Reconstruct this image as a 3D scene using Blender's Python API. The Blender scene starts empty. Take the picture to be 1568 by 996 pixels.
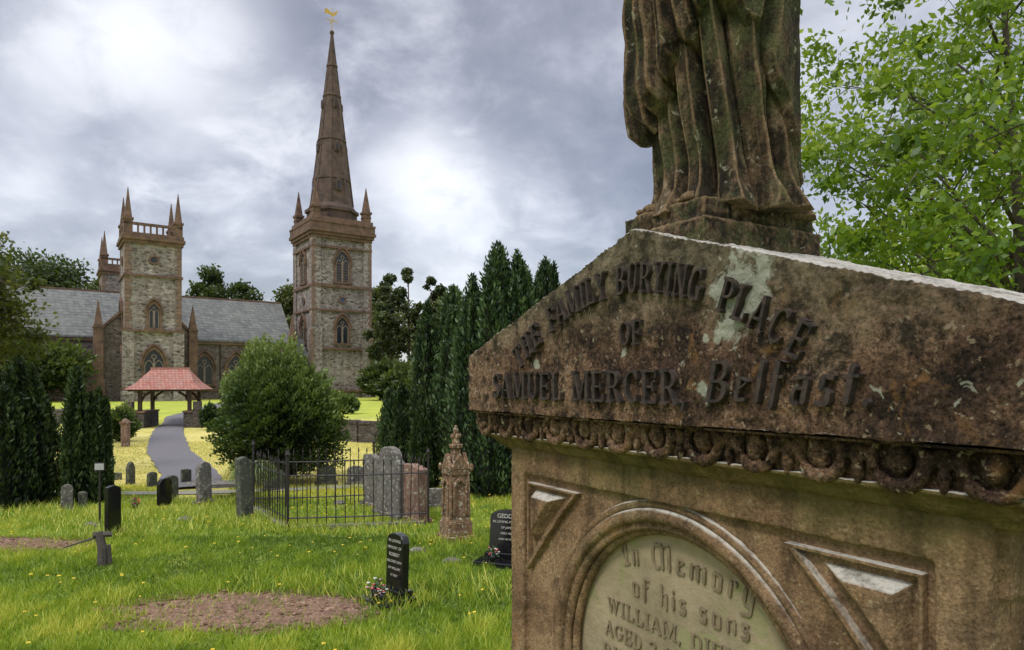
import bpy, math, random
import numpy as np
from mathutils import Vector, Matrix, noise
random.seed(7); np.random.seed(7)
S=bpy.context.scene
COL=S.collection
CH=2.7   # camera height
# ------------------------------------------------------------ helpers
def new_mat(name):
    m=bpy.data.materials.new(name); m.use_nodes=True
    n=m.node_tree.nodes; l=m.node_tree.links
    return m,n,l,n['Principled BSDF']
def noise_node(n,l,vec,scale,detail=4,rough=.55,dist=0):
    t=n.new('ShaderNodeTexNoise'); t.inputs['Scale'].default_value=scale
    t.inputs['Detail'].default_value=detail; t.inputs['Roughness'].default_value=rough
    t.inputs['Distortion'].default_value=dist
    if vec is not None: l.new(vec,t.inputs['Vector'])
    return t.outputs['Fac']
def ramp(n,l,fac,stops,interp='LINEAR'):
    r=n.new('ShaderNodeValToRGB'); r.color_ramp.interpolation=interp
    e=r.color_ramp.elements
    while len(e)<len(stops): e.new(.5)
    for i,(p,c) in enumerate(stops):
        e[i].position=p
        e[i].color=(c,c,c,1) if not hasattr(c,'__len__') else (c[0],c[1],c[2],1)
    l.new(fac,r.inputs[0]); return r.outputs[0]
def mix(n,l,fac,a,b,mode='MIX'):
    m=n.new('ShaderNodeMix'); m.data_type='RGBA'; m.blend_type=mode
    for sock,v in ((m.inputs[0],fac),(m.inputs[6],a),(m.inputs[7],b)):
        if isinstance(v,bpy.types.NodeSocket): l.new(v,sock)
        elif hasattr(v,'__len__'): sock.default_value=(v[0],v[1],v[2],1)
        else: sock.default_value=v
    return m.outputs[2]
def math_n(n,l,op,a,b=None,clamp=False):
    m=n.new('ShaderNodeMath'); m.operation=op; m.use_clamp=clamp
    for i,v in enumerate((a,b)):
        if v is None: continue
        if isinstance(v,bpy.types.NodeSocket): l.new(v,m.inputs[i])
        else: m.inputs[i].default_value=v
    return m.outputs[0]
def bump(n,l,h,strength,dist,bsdf,prev=None):
    b=n.new('ShaderNodeBump'); b.inputs['Strength'].default_value=strength; b.inputs['Distance'].default_value=dist
    l.new(h,b.inputs['Height'])
    if prev is not None: l.new(prev,b.inputs['Normal'])
    l.new(b.outputs[0],bsdf.inputs['Normal']); return b.outputs[0]
def objco(n): return n.new('ShaderNodeTexCoord').outputs['Object']
def scalev(n,l,v,s):
    m=n.new('ShaderNodeMapping'); m.inputs['Scale'].default_value=s; l.new(v,m.inputs['Vector']); return m.outputs[0]
def simple(name,c,rough=.8,nz=0,nscale=5,c2=None,metal=0,bmp=0):
    m,n,l,b=new_mat(name); b.inputs['Roughness'].default_value=rough; b.inputs['Metallic'].default_value=metal
    if c2 is None: c2=tuple(x*.6 for x in c)
    v=objco(n); f=noise_node(n,l,v,nscale,5,.65)
    l.new(ramp(n,l,f,[(.32,c2),(.68,c)]),b.inputs['Base Color'])
    if bmp: bump(n,l,f,.6,bmp,b)
    return m
class MB:
    def __init__(s): s.v=[];s.f=[];s.m=[]
    def add(s,vs,fs,mi=0):
        o=len(s.v); s.v+= [tuple(p) for p in vs]; s.f+=[tuple(i+o for i in f) for f in fs]; s.m+=[mi]*len(fs)
    def box(s,x0,x1,y0,y1,z0,z1,mi=0):
        vs=[(x,y,z) for x in (x0,x1) for y in (y0,y1) for z in (z0,z1)]
        s.add(vs,[(0,1,3,2),(4,6,7,5),(0,4,5,1),(2,3,7,6),(0,2,6,4),(1,5,7,3)],mi)
    def frustum(s,cx,cy,z0,z1,r0,r1,n=4,rot=math.pi/4,mi=0,sy=1):
        vs=[]
        for z,r in ((z0,r0),(z1,r1)):
            for i in range(n):
                a=rot+2*math.pi*i/n; vs.append((cx+r*math.cos(a),cy+r*math.sin(a)*sy,z))
        fs=[(i,(i+1)%n,n+(i+1)%n,n+i) for i in range(n)]+[tuple(range(n-1,-1,-1)),tuple(range(n,2*n))]
        s.add(vs,fs,mi)
    def poly(s,P,pts,d0,d1,mi=0):
        """extrude 2D pts (s,z) between proud d0 and d1 through map P(s,z,d)"""
        n=len(pts); vs=[P(a,z,d0) for a,z in pts]+[P(a,z,d1) for a,z in pts]
        fs=[(i,(i+1)%n,n+(i+1)%n,n+i) for i in range(n)]+[tuple(range(n-1,-1,-1)),tuple(range(n,2*n))]
        s.add(vs,fs,mi)
    def band(s,P,o,i_,d0,d1,mi=0,closed=False):
        n=len(o); vs=[P(a,z,d) for pts in (o,i_) for d in (d0,d1) for a,z in pts]
        fs=[]
        for k in range(n if closed else n-1):
            j=(k+1)%n
            fs+=[(n+k,n+j,3*n+j,3*n+k),(k,n+k,n+j,j),(2*n+k,2*n+j,3*n+j,3*n+k),(k,j,2*n+j,2*n+k)]
        if not closed: fs+=[(0,n,3*n,2*n),(n-1,2*n-1,4*n-1,3*n-1)]
        s.add(vs,fs,mi)
    def tube(s,pts,rad,n=6,mi=0):
        pts=[Vector(p) for p in pts]; vs=[];fs=[]
        for i,p in enumerate(pts):
            d=(pts[min(i+1,len(pts)-1)]-pts[max(i-1,0)]).normalized()
            a=Vector((1,0,0)).cross(d).normalized() if abs(d.z)>=.9 else d.cross(Vector((0,0,1))).normalized()
            b=d.cross(a)
            for k in range(n):
                t=2*math.pi*k/n; vs.append(p+(a*math.cos(t)+b*math.sin(t))*rad[i])
        for i in range(len(pts)-1):
            for k in range(n):
                fs.append((i*n+k,i*n+(k+1)%n,(i+1)*n+(k+1)%n,(i+1)*n+k))
        fs+=[tuple(range(n-1,-1,-1)),tuple(range((len(pts)-1)*n,len(pts)*n))]
        s.add(vs,fs,mi)
    def ell(s,c,r,nu=12,nv=8,mi=0,M=None):
        vs=[];fs=[]
        for j in range(nv+1):
            ph=math.pi*j/nv
            for i in range(nu):
                th=2*math.pi*i/nu
                p=Vector((r[0]*math.sin(ph)*math.cos(th),r[1]*math.sin(ph)*math.sin(th),r[2]*math.cos(ph)))
                if M: p=M@p
                vs.append((c[0]+p.x,c[1]+p.y,c[2]+p.z))
        for j in range(nv):
            for i in range(nu): fs.append((j*nu+i,(j+1)*nu+i,(j+1)*nu+(i+1)%nu,j*nu+(i+1)%nu))
        s.add(vs,fs,mi)
    def obj(s,name,mats,parent=None,smooth=False,loc=None,rot=None,fix=True):
        me=bpy.data.meshes.new(name); me.from_pydata(s.v,[],s.f)
        for m in mats: me.materials.append(m)
        me.polygons.foreach_set('material_index',s.m)
        if smooth: me.polygons.foreach_set('use_smooth',[True]*len(s.f))
        me.update()
        if fix:
            import bmesh
            bm=bmesh.new(); bm.from_mesh(me); bmesh.ops.recalc_face_normals(bm,faces=bm.faces); bm.to_mesh(me); bm.free()
        o=bpy.data.objects.new(name,me); COL.objects.link(o)
        if parent: o.parent=parent
        if loc: o.location=loc
        if rot: o.rotation_euler=rot
        return o
def empty(name,loc=(0,0,0),rz=0,sc=1):
    e=bpy.data.objects.new(name,None); COL.objects.link(e); e.location=loc; e.rotation_euler=(0,0,rz); e.scale=(sc,)*3
    e.empty_display_size=.3; return e
def fastmesh(name,V,nper,mats,shade=None,parent=None):
    """V (n*nper,3) independent polys"""
    nv=len(V); nf=nv//nper
    me=bpy.data.meshes.new(name); me.vertices.add(nv); me.vertices.foreach_set('co',V.astype(np.float32).ravel())
    me.loops.add(nv); me.loops.foreach_set('vertex_index',np.arange(nv,dtype=np.int32))
    me.polygons.add(nf); me.polygons.foreach_set('loop_start',np.arange(nf,dtype=np.int32)*nper)
    me.polygons.foreach_set('loop_total',np.full(nf,nper,dtype=np.int32))
    me.update(calc_edges=True)
    if shade is not None:
        a=me.attributes.new('shade','FLOAT','FACE'); a.data.foreach_set('value',shade.astype(np.float32))
    for m in mats: me.materials.append(m)
    o=bpy.data.objects.new(name,me); COL.objects.link(o)
    if parent: o.parent=parent
    return o
def unit(a): return a/np.maximum(np.linalg.norm(a,axis=1,keepdims=True),1e-6)
def leaves(name,C,size,shade,mat,elong=1.6,D=None,parent=None):
    n=len(C); d=unit(np.random.normal(size=(n,3))) if D is None else unit(D)
    e=unit(np.cross(d,np.random.normal(size=(n,3))))
    s=(size*np.random.uniform(.7,1.3,n))[:,None]
    V=np.empty((n,4,3)); V[:,0]=C-d*s*elong/2; V[:,1]=C+e*s/2; V[:,2]=C+d*s*elong/2; V[:,3]=C-e*s/2
    return fastmesh(name,V.reshape(-1,3),4,[mat],shade,parent)
def psn(P,f,seed=0):
    """cheap smooth pseudo noise -1..1"""
    r=np.random.RandomState(seed+11); o=np.zeros(len(P))
    for k in range(5):
        w=r.normal(size=3)*f*(1+.5*k); o+=np.sin(P@w+r.uniform(0,6.28))/(1+.35*k)
    return o/2.6
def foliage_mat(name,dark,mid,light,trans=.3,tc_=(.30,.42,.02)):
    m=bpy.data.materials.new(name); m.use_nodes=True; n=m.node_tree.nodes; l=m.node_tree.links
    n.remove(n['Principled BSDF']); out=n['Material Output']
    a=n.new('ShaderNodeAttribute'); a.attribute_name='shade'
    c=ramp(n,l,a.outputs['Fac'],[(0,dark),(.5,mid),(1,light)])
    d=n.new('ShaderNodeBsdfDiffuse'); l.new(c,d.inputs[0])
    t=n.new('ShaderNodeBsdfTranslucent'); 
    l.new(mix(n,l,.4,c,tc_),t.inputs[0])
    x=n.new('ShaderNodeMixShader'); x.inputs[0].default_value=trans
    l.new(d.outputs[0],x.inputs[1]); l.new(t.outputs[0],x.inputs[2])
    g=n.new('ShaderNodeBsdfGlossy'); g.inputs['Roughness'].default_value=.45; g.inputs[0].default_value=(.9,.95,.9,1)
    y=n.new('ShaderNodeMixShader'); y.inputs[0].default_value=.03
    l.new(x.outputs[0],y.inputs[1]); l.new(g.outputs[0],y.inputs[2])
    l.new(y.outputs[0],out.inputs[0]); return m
# ------------------------------------------------------------ materials
def rubble(name,cols,mortar,sc=2.4):
    m,n,l,b=new_mat(name); v=objco(n); b.inputs['Roughness'].default_value=.92
    nz=n.new('ShaderNodeTexNoise'); nz.inputs['Scale'].default_value=1.5; l.new(v,nz.inputs['Vector'])
    vm=n.new('ShaderNodeVectorMath'); vm.operation='MULTIPLY_ADD'; l.new(nz.outputs['Color'],vm.inputs[0]); vm.inputs[1].default_value=(.25,.25,.12); l.new(v,vm.inputs[2])
    v2=scalev(n,l,vm.outputs[0],(1,1,1.9))
    vo=n.new('ShaderNodeTexVoronoi'); vo.inputs['Scale'].default_value=sc; l.new(v2,vo.inputs['Vector'])
    ve=n.new('ShaderNodeTexVoronoi'); ve.feature='DISTANCE_TO_EDGE'; ve.inputs['Scale'].default_value=sc; l.new(v2,ve.inputs['Vector'])
    sp=n.new('ShaderNodeSeparateColor'); l.new(vo.outputs['Color'],sp.inputs[0])
    st=ramp(n,l,sp.outputs[0],[(i/(len(cols)-1),c) for i,c in enumerate(cols)])
    big=noise_node(n,l,v,.35,5,.6); 
    st=mix(n,l,ramp(n,l,big,[(.35,0),(.66,.62)]),st,(.10,.078,.066))
    fine=noise_node(n,l,v,9,3,.6)
    st=mix(n,l,.45,st,ramp(n,l,fine,[(.3,.25),(.7,.95)]),'MULTIPLY')
    streak=noise_node(n,l,scalev(n,l,v,(1.3,1.3,.12)),1.2,4,.6)
    st=mix(n,l,.65,st,ramp(n,l,streak,[(.38,.5),(.6,1)]),'MULTIPLY')
    e=ramp(n,l,ve.outputs['Distance'],[(.02,1),(.10,0)])
    c=mix(n,l,math_n(n,l,'MULTIPLY',e,.6),st,mortar)
    l.new(c,b.inputs['Base Color'])
    bump(n,l,ve.outputs['Distance'],.8,.08,b); return m
M_rub=rubble('church_rubble_stone',[(.10,.078,.068),(.32,.265,.235),(.54,.48,.44),(.18,.135,.115),(.60,.55,.51),(.27,.20,.165)],(.32,.285,.26),2.0)
M_rub2=rubble('nave_rubble_stone',[(.07,.056,.05),(.18,.135,.11),(.28,.225,.19),(.12,.09,.074),(.34,.29,.26)],(.19,.16,.14),2.1)
M_dry=rubble('garden_wall_stone',[(.06,.055,.05),(.14,.12,.11),(.22,.2,.18),(.1,.085,.075)],(.05,.045,.04),4)
M_sand=simple('dressed_sandstone',(.20,.12,.08),.9,nscale=1.2,c2=(.075,.049,.037))
M_quoin=simple('quoin_stone',(.25,.165,.12),.9,nscale=1.6,c2=(.11,.075,.058))
M_spire=simple('spire_stone',(.125,.080,.062),.9,nscale=.9,c2=(.045,.033,.028))
M_glass=simple('leaded_glass',(.03,.035,.045),.25,nscale=3,c2=(.008,.009,.012))
M_trac=simple('window_tracery',(.26,.21,.17),.9,nscale=3)
M_gold=simple('gilded_metal',(.75,.5,.12),.35,metal=.9)
M_blue=simple('clock_blue',(.06,.08,.16),.5)
def slate():
    m,n,l,b=new_mat('slate_roof'); v=objco(n); b.inputs['Roughness'].default_value=.7
    br=n.new('ShaderNodeTexBrick'); br.inputs['Scale'].default_value=1; br.offset=.5
    br.inputs['Color1'].default_value=(.09,.095,.095,1); br.inputs['Color2'].default_value=(.17,.175,.17,1); br.inputs['Mortar'].default_value=(.04,.04,.04,1)
    br.inputs['Mortar Size'].default_value=.03; br.inputs['Brick Width'].default_value=.7; br.inputs['Row Height'].default_value=.42
    s=n.new('ShaderNodeSeparateXYZ'); l.new(v,s.inputs[0]); c=n.new('ShaderNodeCombineXYZ')
    l.new(math_n(n,l,'ADD',s.outputs[0],s.outputs[1]),c.inputs[0]); l.new(s.outputs[2],c.inputs[1]); l.new(c.outputs[0],br.inputs['Vector'])
    f=noise_node(n,l,v,.5,6,.7); f2=noise_node(n,l,v,3,4,.7)
    k=mix(n,l,ramp(n,l,f,[(.38,0),(.7,.6)]),br.outputs['Color'],(.20,.21,.18))
    k=mix(n,l,ramp(n,l,f2,[(.52,0),(.66,.7)]),k,(.055,.06,.055))
    l.new(k,b.inputs['Base Color']); bump(n,l,br.outputs['Fac'],.4,.03,b); return m
M_slate=slate()
def tiles():
    m,n,l,b=new_mat('red_clay_tiles'); v=objco(n); b.inputs['Roughness'].default_value=.85
    br=n.new('ShaderNodeTexBrick'); br.inputs['Scale'].default_value=1
    br.inputs['Color1'].default_value=(.36,.12,.09,1); br.inputs['Color2'].default_value=(.48,.21,.16,1); br.inputs['Mortar'].default_value=(.10,.04,.03,1)
    br.inputs['Mortar Size'].default_value=.012; br.inputs['Brick Width'].default_value=.2; br.inputs['Row Height'].default_value=.11
    s=n.new('ShaderNodeSeparateXYZ'); l.new(v,s.inputs[0]); c=n.new('ShaderNodeCombineXYZ')
    l.new(math_n(n,l,'ADD',s.outputs[0],s.outputs[1]),c.inputs[0]); l.new(s.outputs[2],c.inputs[1]); l.new(c.outputs[0],br.inputs['Vector'])
    f=noise_node(n,l,v,2.5,5,.7)
    l.new(mix(n,l,ramp(n,l,f,[(.42,0),(.7,.7)]),br.outputs['Color'],(.30,.22,.18)),b.inputs['Base Color'])
    bump(n,l,br.outputs['Fac'],.5,.02,b); return m
M_tile=tiles()
M_wood=simple('dark_oak',(.055,.035,.025),.7,nscale=8)
M_iron=simple('painted_iron',(.018,.018,.02),.5,nscale=20,c2=(.03,.02,.016))
M_black=simple('polished_black_granite',(.012,.012,.014),.12,nscale=60,c2=(.006,.006,.007))
M_gilt=simple('gilt_lettering',(.6,.58,.5),.6)
M_asph=simple('asphalt_path',(.17,.165,.17),.9,nscale=14,c2=(.10,.095,.10),bmp=.01)
def oldstone(name,a,b_,lich,sc=6):
    m,n,l,b=new_mat(name); v=objco(n); b.inputs['Roughness'].default_value=.95
    f=noise_node(n,l,v,sc,8,.7); g=noise_node(n,l,v,sc*2.3,6,.6,.6)
    c=ramp(n,l,f,[(.3,a),(.7,b_)]); c=mix(n,l,ramp(n,l,g,[(.56,0),(.62,.85)]),c,lich)
    l.new(c,b.inputs['Base Color']); bump(n,l,f,.7,.03,b); return m
M_head=oldstone('weathered_headstone',(.06,.055,.05),(.20,.18,.16),(.40,.41,.35))
M_head2=oldstone('sandstone_headstone',(.10,.055,.04),(.30,.18,.13),(.42,.40,.30))
M_head3=oldstone('mossy_headstone',(.035,.04,.03),(.11,.11,.085),(.2,.22,.12))
M_pillar=oldstone('lichened_sandstone',(.06,.038,.022),(.30,.175,.09),(.52,.48,.36),9)
def shift_v(n,l,v,d):
    m=n.new('ShaderNodeMapping'); m.inputs['Location'].default_value=d; l.new(v,m.inputs['Vector']); return m.outputs[0]
# monument sandstone
def monument_mat(name,frieze,bleach=True):
    m,n,l,b=new_mat(name); v=objco(n); b.inputs['Roughness'].default_value=.95
    if 'Specular IOR Level' in b.inputs: b.inputs['Specular IOR Level'].default_value=.15
    big=noise_node(n,l,v,3.6,8,.68,.5); mid=noise_node(n,l,v,16,7,.75,.3); fine=noise_node(n,l,v,130,5,.85)
    vo=n.new('ShaderNodeTexVoronoi'); vo.inputs['Scale'].default_value=150; l.new(v,vo.inputs['Vector'])
    xyz=n.new('ShaderNodeSeparateXYZ'); l.new(v,xyz.inputs[0])
    if frieze:
        g=math_n(n,l,'SUBTRACT',big,math_n(n,l,'MULTIPLY',math_n(n,l,'ADD',xyz.outputs[0],.1),.08))
        c=ramp(n,l,g,[(.30,(.046,.031,.023)),(.44,(.12,.073,.047)),(.54,(.25,.152,.093)),(.68,(.38,.25,.155))])
        c=mix(n,l,ramp(n,l,mid,[(.40,.90),(.54,0)]),c,(.024,.019,.016))
    else:
        c=ramp(n,l,big,[(.28,(.19,.110,.062)),(.48,(.33,.205,.115)),(.62,(.45,.30,.17)),(.8,(.50,.38,.24))])
        c=mix(n,l,ramp(n,l,mid,[(.38,.6),(.54,0)]),c,(.10,.068,.042))
    c=mix(n,l,.85 if frieze else .55,c,ramp(n,l,fine,[(.38,.10),(.62,1.8 if frieze else 1.3)]),'MULTIPLY')
    c=mix(n,l,ramp(n,l,noise_node(n,l,v,60,3,.6),[(.61,0),(.67,.75)]),c,(.46,.36,.24) if frieze else (.45,.34,.2))
    c=mix(n,l,ramp(n,l,noise_node(n,l,v,9,6,.7,1),[(.60,0),(.68,.5)]),c,(.36,.19,.07))
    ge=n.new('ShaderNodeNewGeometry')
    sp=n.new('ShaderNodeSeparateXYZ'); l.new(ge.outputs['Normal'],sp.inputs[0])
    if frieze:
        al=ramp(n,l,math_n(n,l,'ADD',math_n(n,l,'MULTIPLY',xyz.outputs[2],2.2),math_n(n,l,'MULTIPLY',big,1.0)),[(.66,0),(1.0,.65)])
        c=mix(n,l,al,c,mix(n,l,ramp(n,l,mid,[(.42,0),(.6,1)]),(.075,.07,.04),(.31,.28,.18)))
        def spot(p,r,amt):
            vm=n.new('ShaderNodeVectorMath'); vm.operation='DISTANCE'; l.new(v,vm.inputs[0]); vm.inputs[1].default_value=p
            d=math_n(n,l,'ADD',vm.outputs['Value'],math_n(n,l,'MULTIPLY',math_n(n,l,'SUBTRACT',noise_node(n,l,v,18,7,.75,.5),.5),r*3.0))
            return ramp(n,l,math_n(n,l,'DIVIDE',d,r),[(.70,amt),(.98,0)])
        for p,r in (((.285,0,.165),.070),((.20,0,-.01),.020),((.265,0,.10),.035),((-.03,0,.07),.012),((.34,0,.20),.03),((-.38,0,.05),.016),((.24,0,.08),.012),((.21,0,.085),.010)):
            c=mix(n,l,spot(p,r,.85),c,mix(n,l,mid,(.42,.45,.33),(.64,.64,.54)))
        c=mix(n,l,ramp(n,l,noise_node(n,l,v,30,4,.6,.8),[(.66,0),(.70,.8)]),c,(.48,.48,.38))
    else:
        zz=math_n(n,l,'ADD',math_n(n,l,'ADD',xyz.outputs[2],.27),math_n(n,l,'MULTIPLY',math_n(n,l,'SUBTRACT',big,.5),.5))
        c=mix(n,l,ramp(n,l,zz,[(0,0),(.14,.75)]),c,(.12,.105,.028))
        sc_=noise_node(n,l,scalev(n,l,v,(14,14,1.2)),1,5,.65)
        c=mix(n,l,.75,c,ramp(n,l,sc_,[(.38,.42),(.56,1)]),'MULTIPLY')
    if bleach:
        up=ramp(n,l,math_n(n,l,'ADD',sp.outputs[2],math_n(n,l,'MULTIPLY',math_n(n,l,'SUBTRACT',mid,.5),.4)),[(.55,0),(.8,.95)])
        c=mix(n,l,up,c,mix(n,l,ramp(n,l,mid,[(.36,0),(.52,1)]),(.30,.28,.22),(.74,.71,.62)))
    l.new(c,b.inputs['Base Color'])
    b1=n.new('ShaderNodeBump'); b1.inputs['Strength'].default_value=1 if frieze else .5; b1.inputs['Distance'].default_value=.03; l.new(mid,b1.inputs['Height'])
    b2=n.new('ShaderNodeBump'); b2.inputs['Strength'].default_value=1 if frieze else .7; b2.inputs['Distance'].default_value=.009; l.new(fine,b2.inputs['Height']); l.new(b1.outputs[0],b2.inputs['Normal'])
    b3=n.new('ShaderNodeBump'); b3.inputs['Strength'].default_value=.5; b3.inputs['Distance'].default_value=.005; l.new(vo.outputs['Distance'],b3.inputs['Height']); l.new(b2.outputs[0],b3.inputs['Normal'])
    l.new(b3.outputs[0],b.inputs['Normal']); return m
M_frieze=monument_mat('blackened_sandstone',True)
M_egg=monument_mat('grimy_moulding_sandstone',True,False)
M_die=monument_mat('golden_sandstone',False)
M_letter=simple('worn_lettering',(.070,.048,.036),.95,nscale=60,c2=(.012,.010,.009),bmp=.006)
M_panel=oldstone('pale_inscription_panel',(.19,.15,.09),(.41,.33,.21),(.27,.26,.12),5)
M_pletter=simple('panel_lettering',(.27,.21,.13),.95,nscale=30,c2=(.14,.11,.065))
def statue_mat():
    m,n,l,b=new_mat('statue_stone'); v=objco(n); b.inputs['Roughness'].default_value=.95
    if 'Specular IOR Level' in b.inputs: b.inputs['Specular IOR Level'].default_value=.15
    st=noise_node(n,l,scalev(n,l,v,(11,11,1.5)),1.5,7,.7,.5); mid=noise_node(n,l,v,24,7,.75); fine=noise_node(n,l,v,140,4,.85)
    c=ramp(n,l,st,[(.34,(.018,.016,.012)),(.46,(.060,.046,.029)),(.55,(.15,.100,.058)),(.70,(.34,.265,.165))])
    c=mix(n,l,ramp(n,l,mid,[(.42,.85),(.56,0)]),c,(.018,.017,.012))
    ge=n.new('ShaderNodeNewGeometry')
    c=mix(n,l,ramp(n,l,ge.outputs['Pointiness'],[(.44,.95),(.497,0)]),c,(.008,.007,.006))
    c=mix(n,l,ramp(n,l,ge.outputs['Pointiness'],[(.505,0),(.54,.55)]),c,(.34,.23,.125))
    c=mix(n,l,ramp(n,l,noise_node(n,l,v,6,6,.7,.6),[(.48,0),(.60,.7)]),c,(.10,.115,.045))
    c=mix(n,l,ramp(n,l,noise_node(n,l,v,34,4,.7,.6),[(.62,0),(.68,.65)]),c,(.44,.43,.30))
    c=mix(n,l,.7,c,ramp(n,l,fine,[(.35,.2),(.65,1.5)]),'MULTIPLY')
    l.new(c,b.inputs['Base Color'])
    p=bump(n,l,mid,.8,.020,b); bump(n,l,fine,.7,.007,b,p); return m
M_statue=statue_mat()
# ------------------------------------------------------------ world
W=bpy.data.worlds.new('World'); S.world=W; W.use_nodes=True
n=W.node_tree.nodes; l=W.node_tree.links
for x in list(n): n.remove(x)
out=n.new('ShaderNodeOutputWorld')
SUN_EL=math.radians(52); SUN_AZ=math.radians(222) # from +Y clockwise
sky=n.new('ShaderNodeTexSky'); sky.sky_type='NISHITA'; sky.sun_disc=False; sky.sun_elevation=SUN_EL; sky.sun_rotation=SUN_AZ
bg1=n.new('ShaderNodeBackground'); bg1.inputs[1].default_value=.05; l.new(sky.outputs[0],bg1.inputs[0])
tc=n.new('ShaderNodeTexCoord').outputs['Generated']
sx=n.new('ShaderNodeSeparateXYZ'); l.new(tc,sx.inputs[0])
zc=math_n(n,l,'ADD',math_n(n,l,'MAXIMUM',sx.outputs[2],0),.42)
cx=n.new('ShaderNodeCombineXYZ'); l.new(math_n(n,l,'DIVIDE',sx.outputs[0],zc),cx.inputs[0]); l.new(math_n(n,l,'DIVIDE',sx.outputs[1],zc),cx.inputs[1])
nA=noise_node(n,l,shift_v(n,l,cx.outputs[0],(3.1,1.7,0)),1.9,7,.52,.35)
nB=noise_node(n,l,cx.outputs[0],5.5,7,.6,.3)
def glow(px,py,r0,r1,amt):
    d=Vector((px-784,1045,588-py)).normalized()
    vm=n.new('ShaderNodeVectorMath'); vm.operation='DISTANCE'; l.new(tc,vm.inputs[0]); vm.inputs[1].default_value=d
    dd=math_n(n,l,'ADD',vm.outputs['Value'],math_n(n,l,'MULTIPLY',math_n(n,l,'SUBTRACT',nB,.5),.34))
    return ramp(n,l,dd,[(r0,amt),(r1,0)],'EASE')
f=math_n(n,l,'ADD',math_n(n,l,'MULTIPLY',nA,.62),math_n(n,l,'MULTIPLY',nB,.38))
for g in (glow(680,285,.0,.12,.20),glow(650,330,.0,.22,.05),glow(215,50,.0,.16,.22),glow(60,130,.0,.14,.08),glow(350,30,.0,.11,.10),glow(30,230,0,.12,.07),glow(420,230,0,.16,.03)):
    f=math_n(n,l,'ADD',f,g)
for g in (glow(450,90,.0,.2,.09),glow(800,60,.0,.35,.09),glow(100,270,.0,.14,.06),glow(600,90,0,.2,.06),glow(380,330,0,.15,.04),glow(250,200,0,.12,.04)):
    f=math_n(n,l,'SUBTRACT',f,g)
cl=ramp(n,l,f,[(.30,(.21,.205,.235)),(.42,(.32,.315,.35)),(.51,(.48,.475,.515)),(.61,(.74,.73,.76)),(.74,(1.0,1.0,1.0))])
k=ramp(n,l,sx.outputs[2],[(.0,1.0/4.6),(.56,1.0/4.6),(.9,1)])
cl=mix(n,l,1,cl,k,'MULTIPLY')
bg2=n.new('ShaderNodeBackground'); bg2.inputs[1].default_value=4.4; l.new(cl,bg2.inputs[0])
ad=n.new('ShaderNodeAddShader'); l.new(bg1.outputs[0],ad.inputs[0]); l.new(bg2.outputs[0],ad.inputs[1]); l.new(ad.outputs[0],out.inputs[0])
sl=bpy.data.lights.new('sun','SUN'); sl.energy=1.5; sl.angle=math.radians(10); sl.color=(1,.94,.84)
so=bpy.data.objects.new('sun',sl); COL.objects.link(so)
sd=Vector((math.sin(SUN_AZ)*math.cos(SUN_EL),math.cos(SUN_AZ)*math.cos(SUN_EL),math.sin(SUN_EL)))
so.rotation_euler=(-sd).to_track_quat('-Z','Y').to_euler(); so.location=(0,-20,40)
# ------------------------------------------------------------ camera
cam=bpy.data.cameras.new('camera'); co=bpy.data.objects.new('camera',cam); COL.objects.link(co); S.camera=co
co.location=(0,0,CH); co.rotation_euler=(math.pi/2,0,0); cam.lens=24; cam.sensor_width=36; cam.shift_y=.0574
cam.clip_end=3000; cam.clip_start=.05
def G(px,py):
    Y=CH*1045/(py-588); return ((px-784)/1045*Y,Y)
# ------------------------------------------------------------ ground
def yw(x):
    x=np.asarray(x,float)
    return np.where(x<-19.6,44+(-19.6-x)*.25,np.where(x<-7,44-(x+19.6)*12/12.6,32-.25*(x+7)))
def gz(x,y):
    t=np.clip((np.asarray(y,float)-yw(x)+.1)/1.6,0,1); t=t*t*(3-2*t)
    return t*.40
N=520
u=np.linspace(-1,1,N); gx=np.sinh(u*5.2)/np.sinh(5.2)*900-8
gy=np.sinh(np.linspace(-.75,1,N)*5.2)/np.sinh(5.2)*1000+22
X,Y=np.meshgrid(gx,gy); Z=gz(X,Y)
V=np.stack([X,Y,Z],-1).reshape(-1,3)
idx=np.arange(N*N).reshape(N,N)
F=np.stack([idx[:-1,:-1],idx[:-1,1:],idx[1:,1:],idx[1:,:-1]],-1).reshape(-1,4)
me=bpy.data.meshes.new('ground'); me.from_pydata(V.tolist(),[],F.tolist()); me.update()
gr=bpy.data.objects.new('ground',me); COL.objects.link(gr)
m,n,l,b=new_mat('lawn'); b.inputs['Roughness'].default_value=.95; v=objco(n)
a=noise_node(n,l,v,.35,6,.6,.3); a2=noise_node(n,l,v,3,6,.7); a3=noise_node(n,l,v,38,4,.8)
c1=ramp(n,l,a,[(.3,(.12,.20,.018)),(.5,(.22,.31,.025)),(.7,(.34,.37,.045))])
c2=ramp(n,l,a,[(.3,(.46,.44,.08)),(.5,(.72,.62,.17)),(.7,(.82,.70,.26))])
c3=ramp(n,l,a,[(.3,(.30,.40,.04)),(.6,(.52,.56,.06))])
sx=n.new('ShaderNodeSeparateXYZ'); l.new(v,sx.inputs[0])
yy=math_n(n,l,'ADD',sx.outputs[1],math_n(n,l,'MULTIPLY',math_n(n,l,'SUBTRACT',a,.5),9))
far=ramp(n,l,math_n(n,l,'DIVIDE',yy,60),[(.24,0),(.31,1)])
c=mix(n,l,far,c1,c2)
c=mix(n,l,ramp(n,l,math_n(n,l,'DIVIDE',yy,100),[(.40,0),(.48,1)]),c,c3)
c=mix(n,l,ramp(n,l,a2,[(.34,.55),(.54,0)]),c,(.17,.24,.025))
c=mix(n,l,.55,c,ramp(n,l,a3,[(.3,.4),(.7,1.3)]),'MULTIPLY')
l.new(c,b.inputs['Base Color']); bump(n,l,a3,.8,.05,b)
me.materials.append(m)
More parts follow.
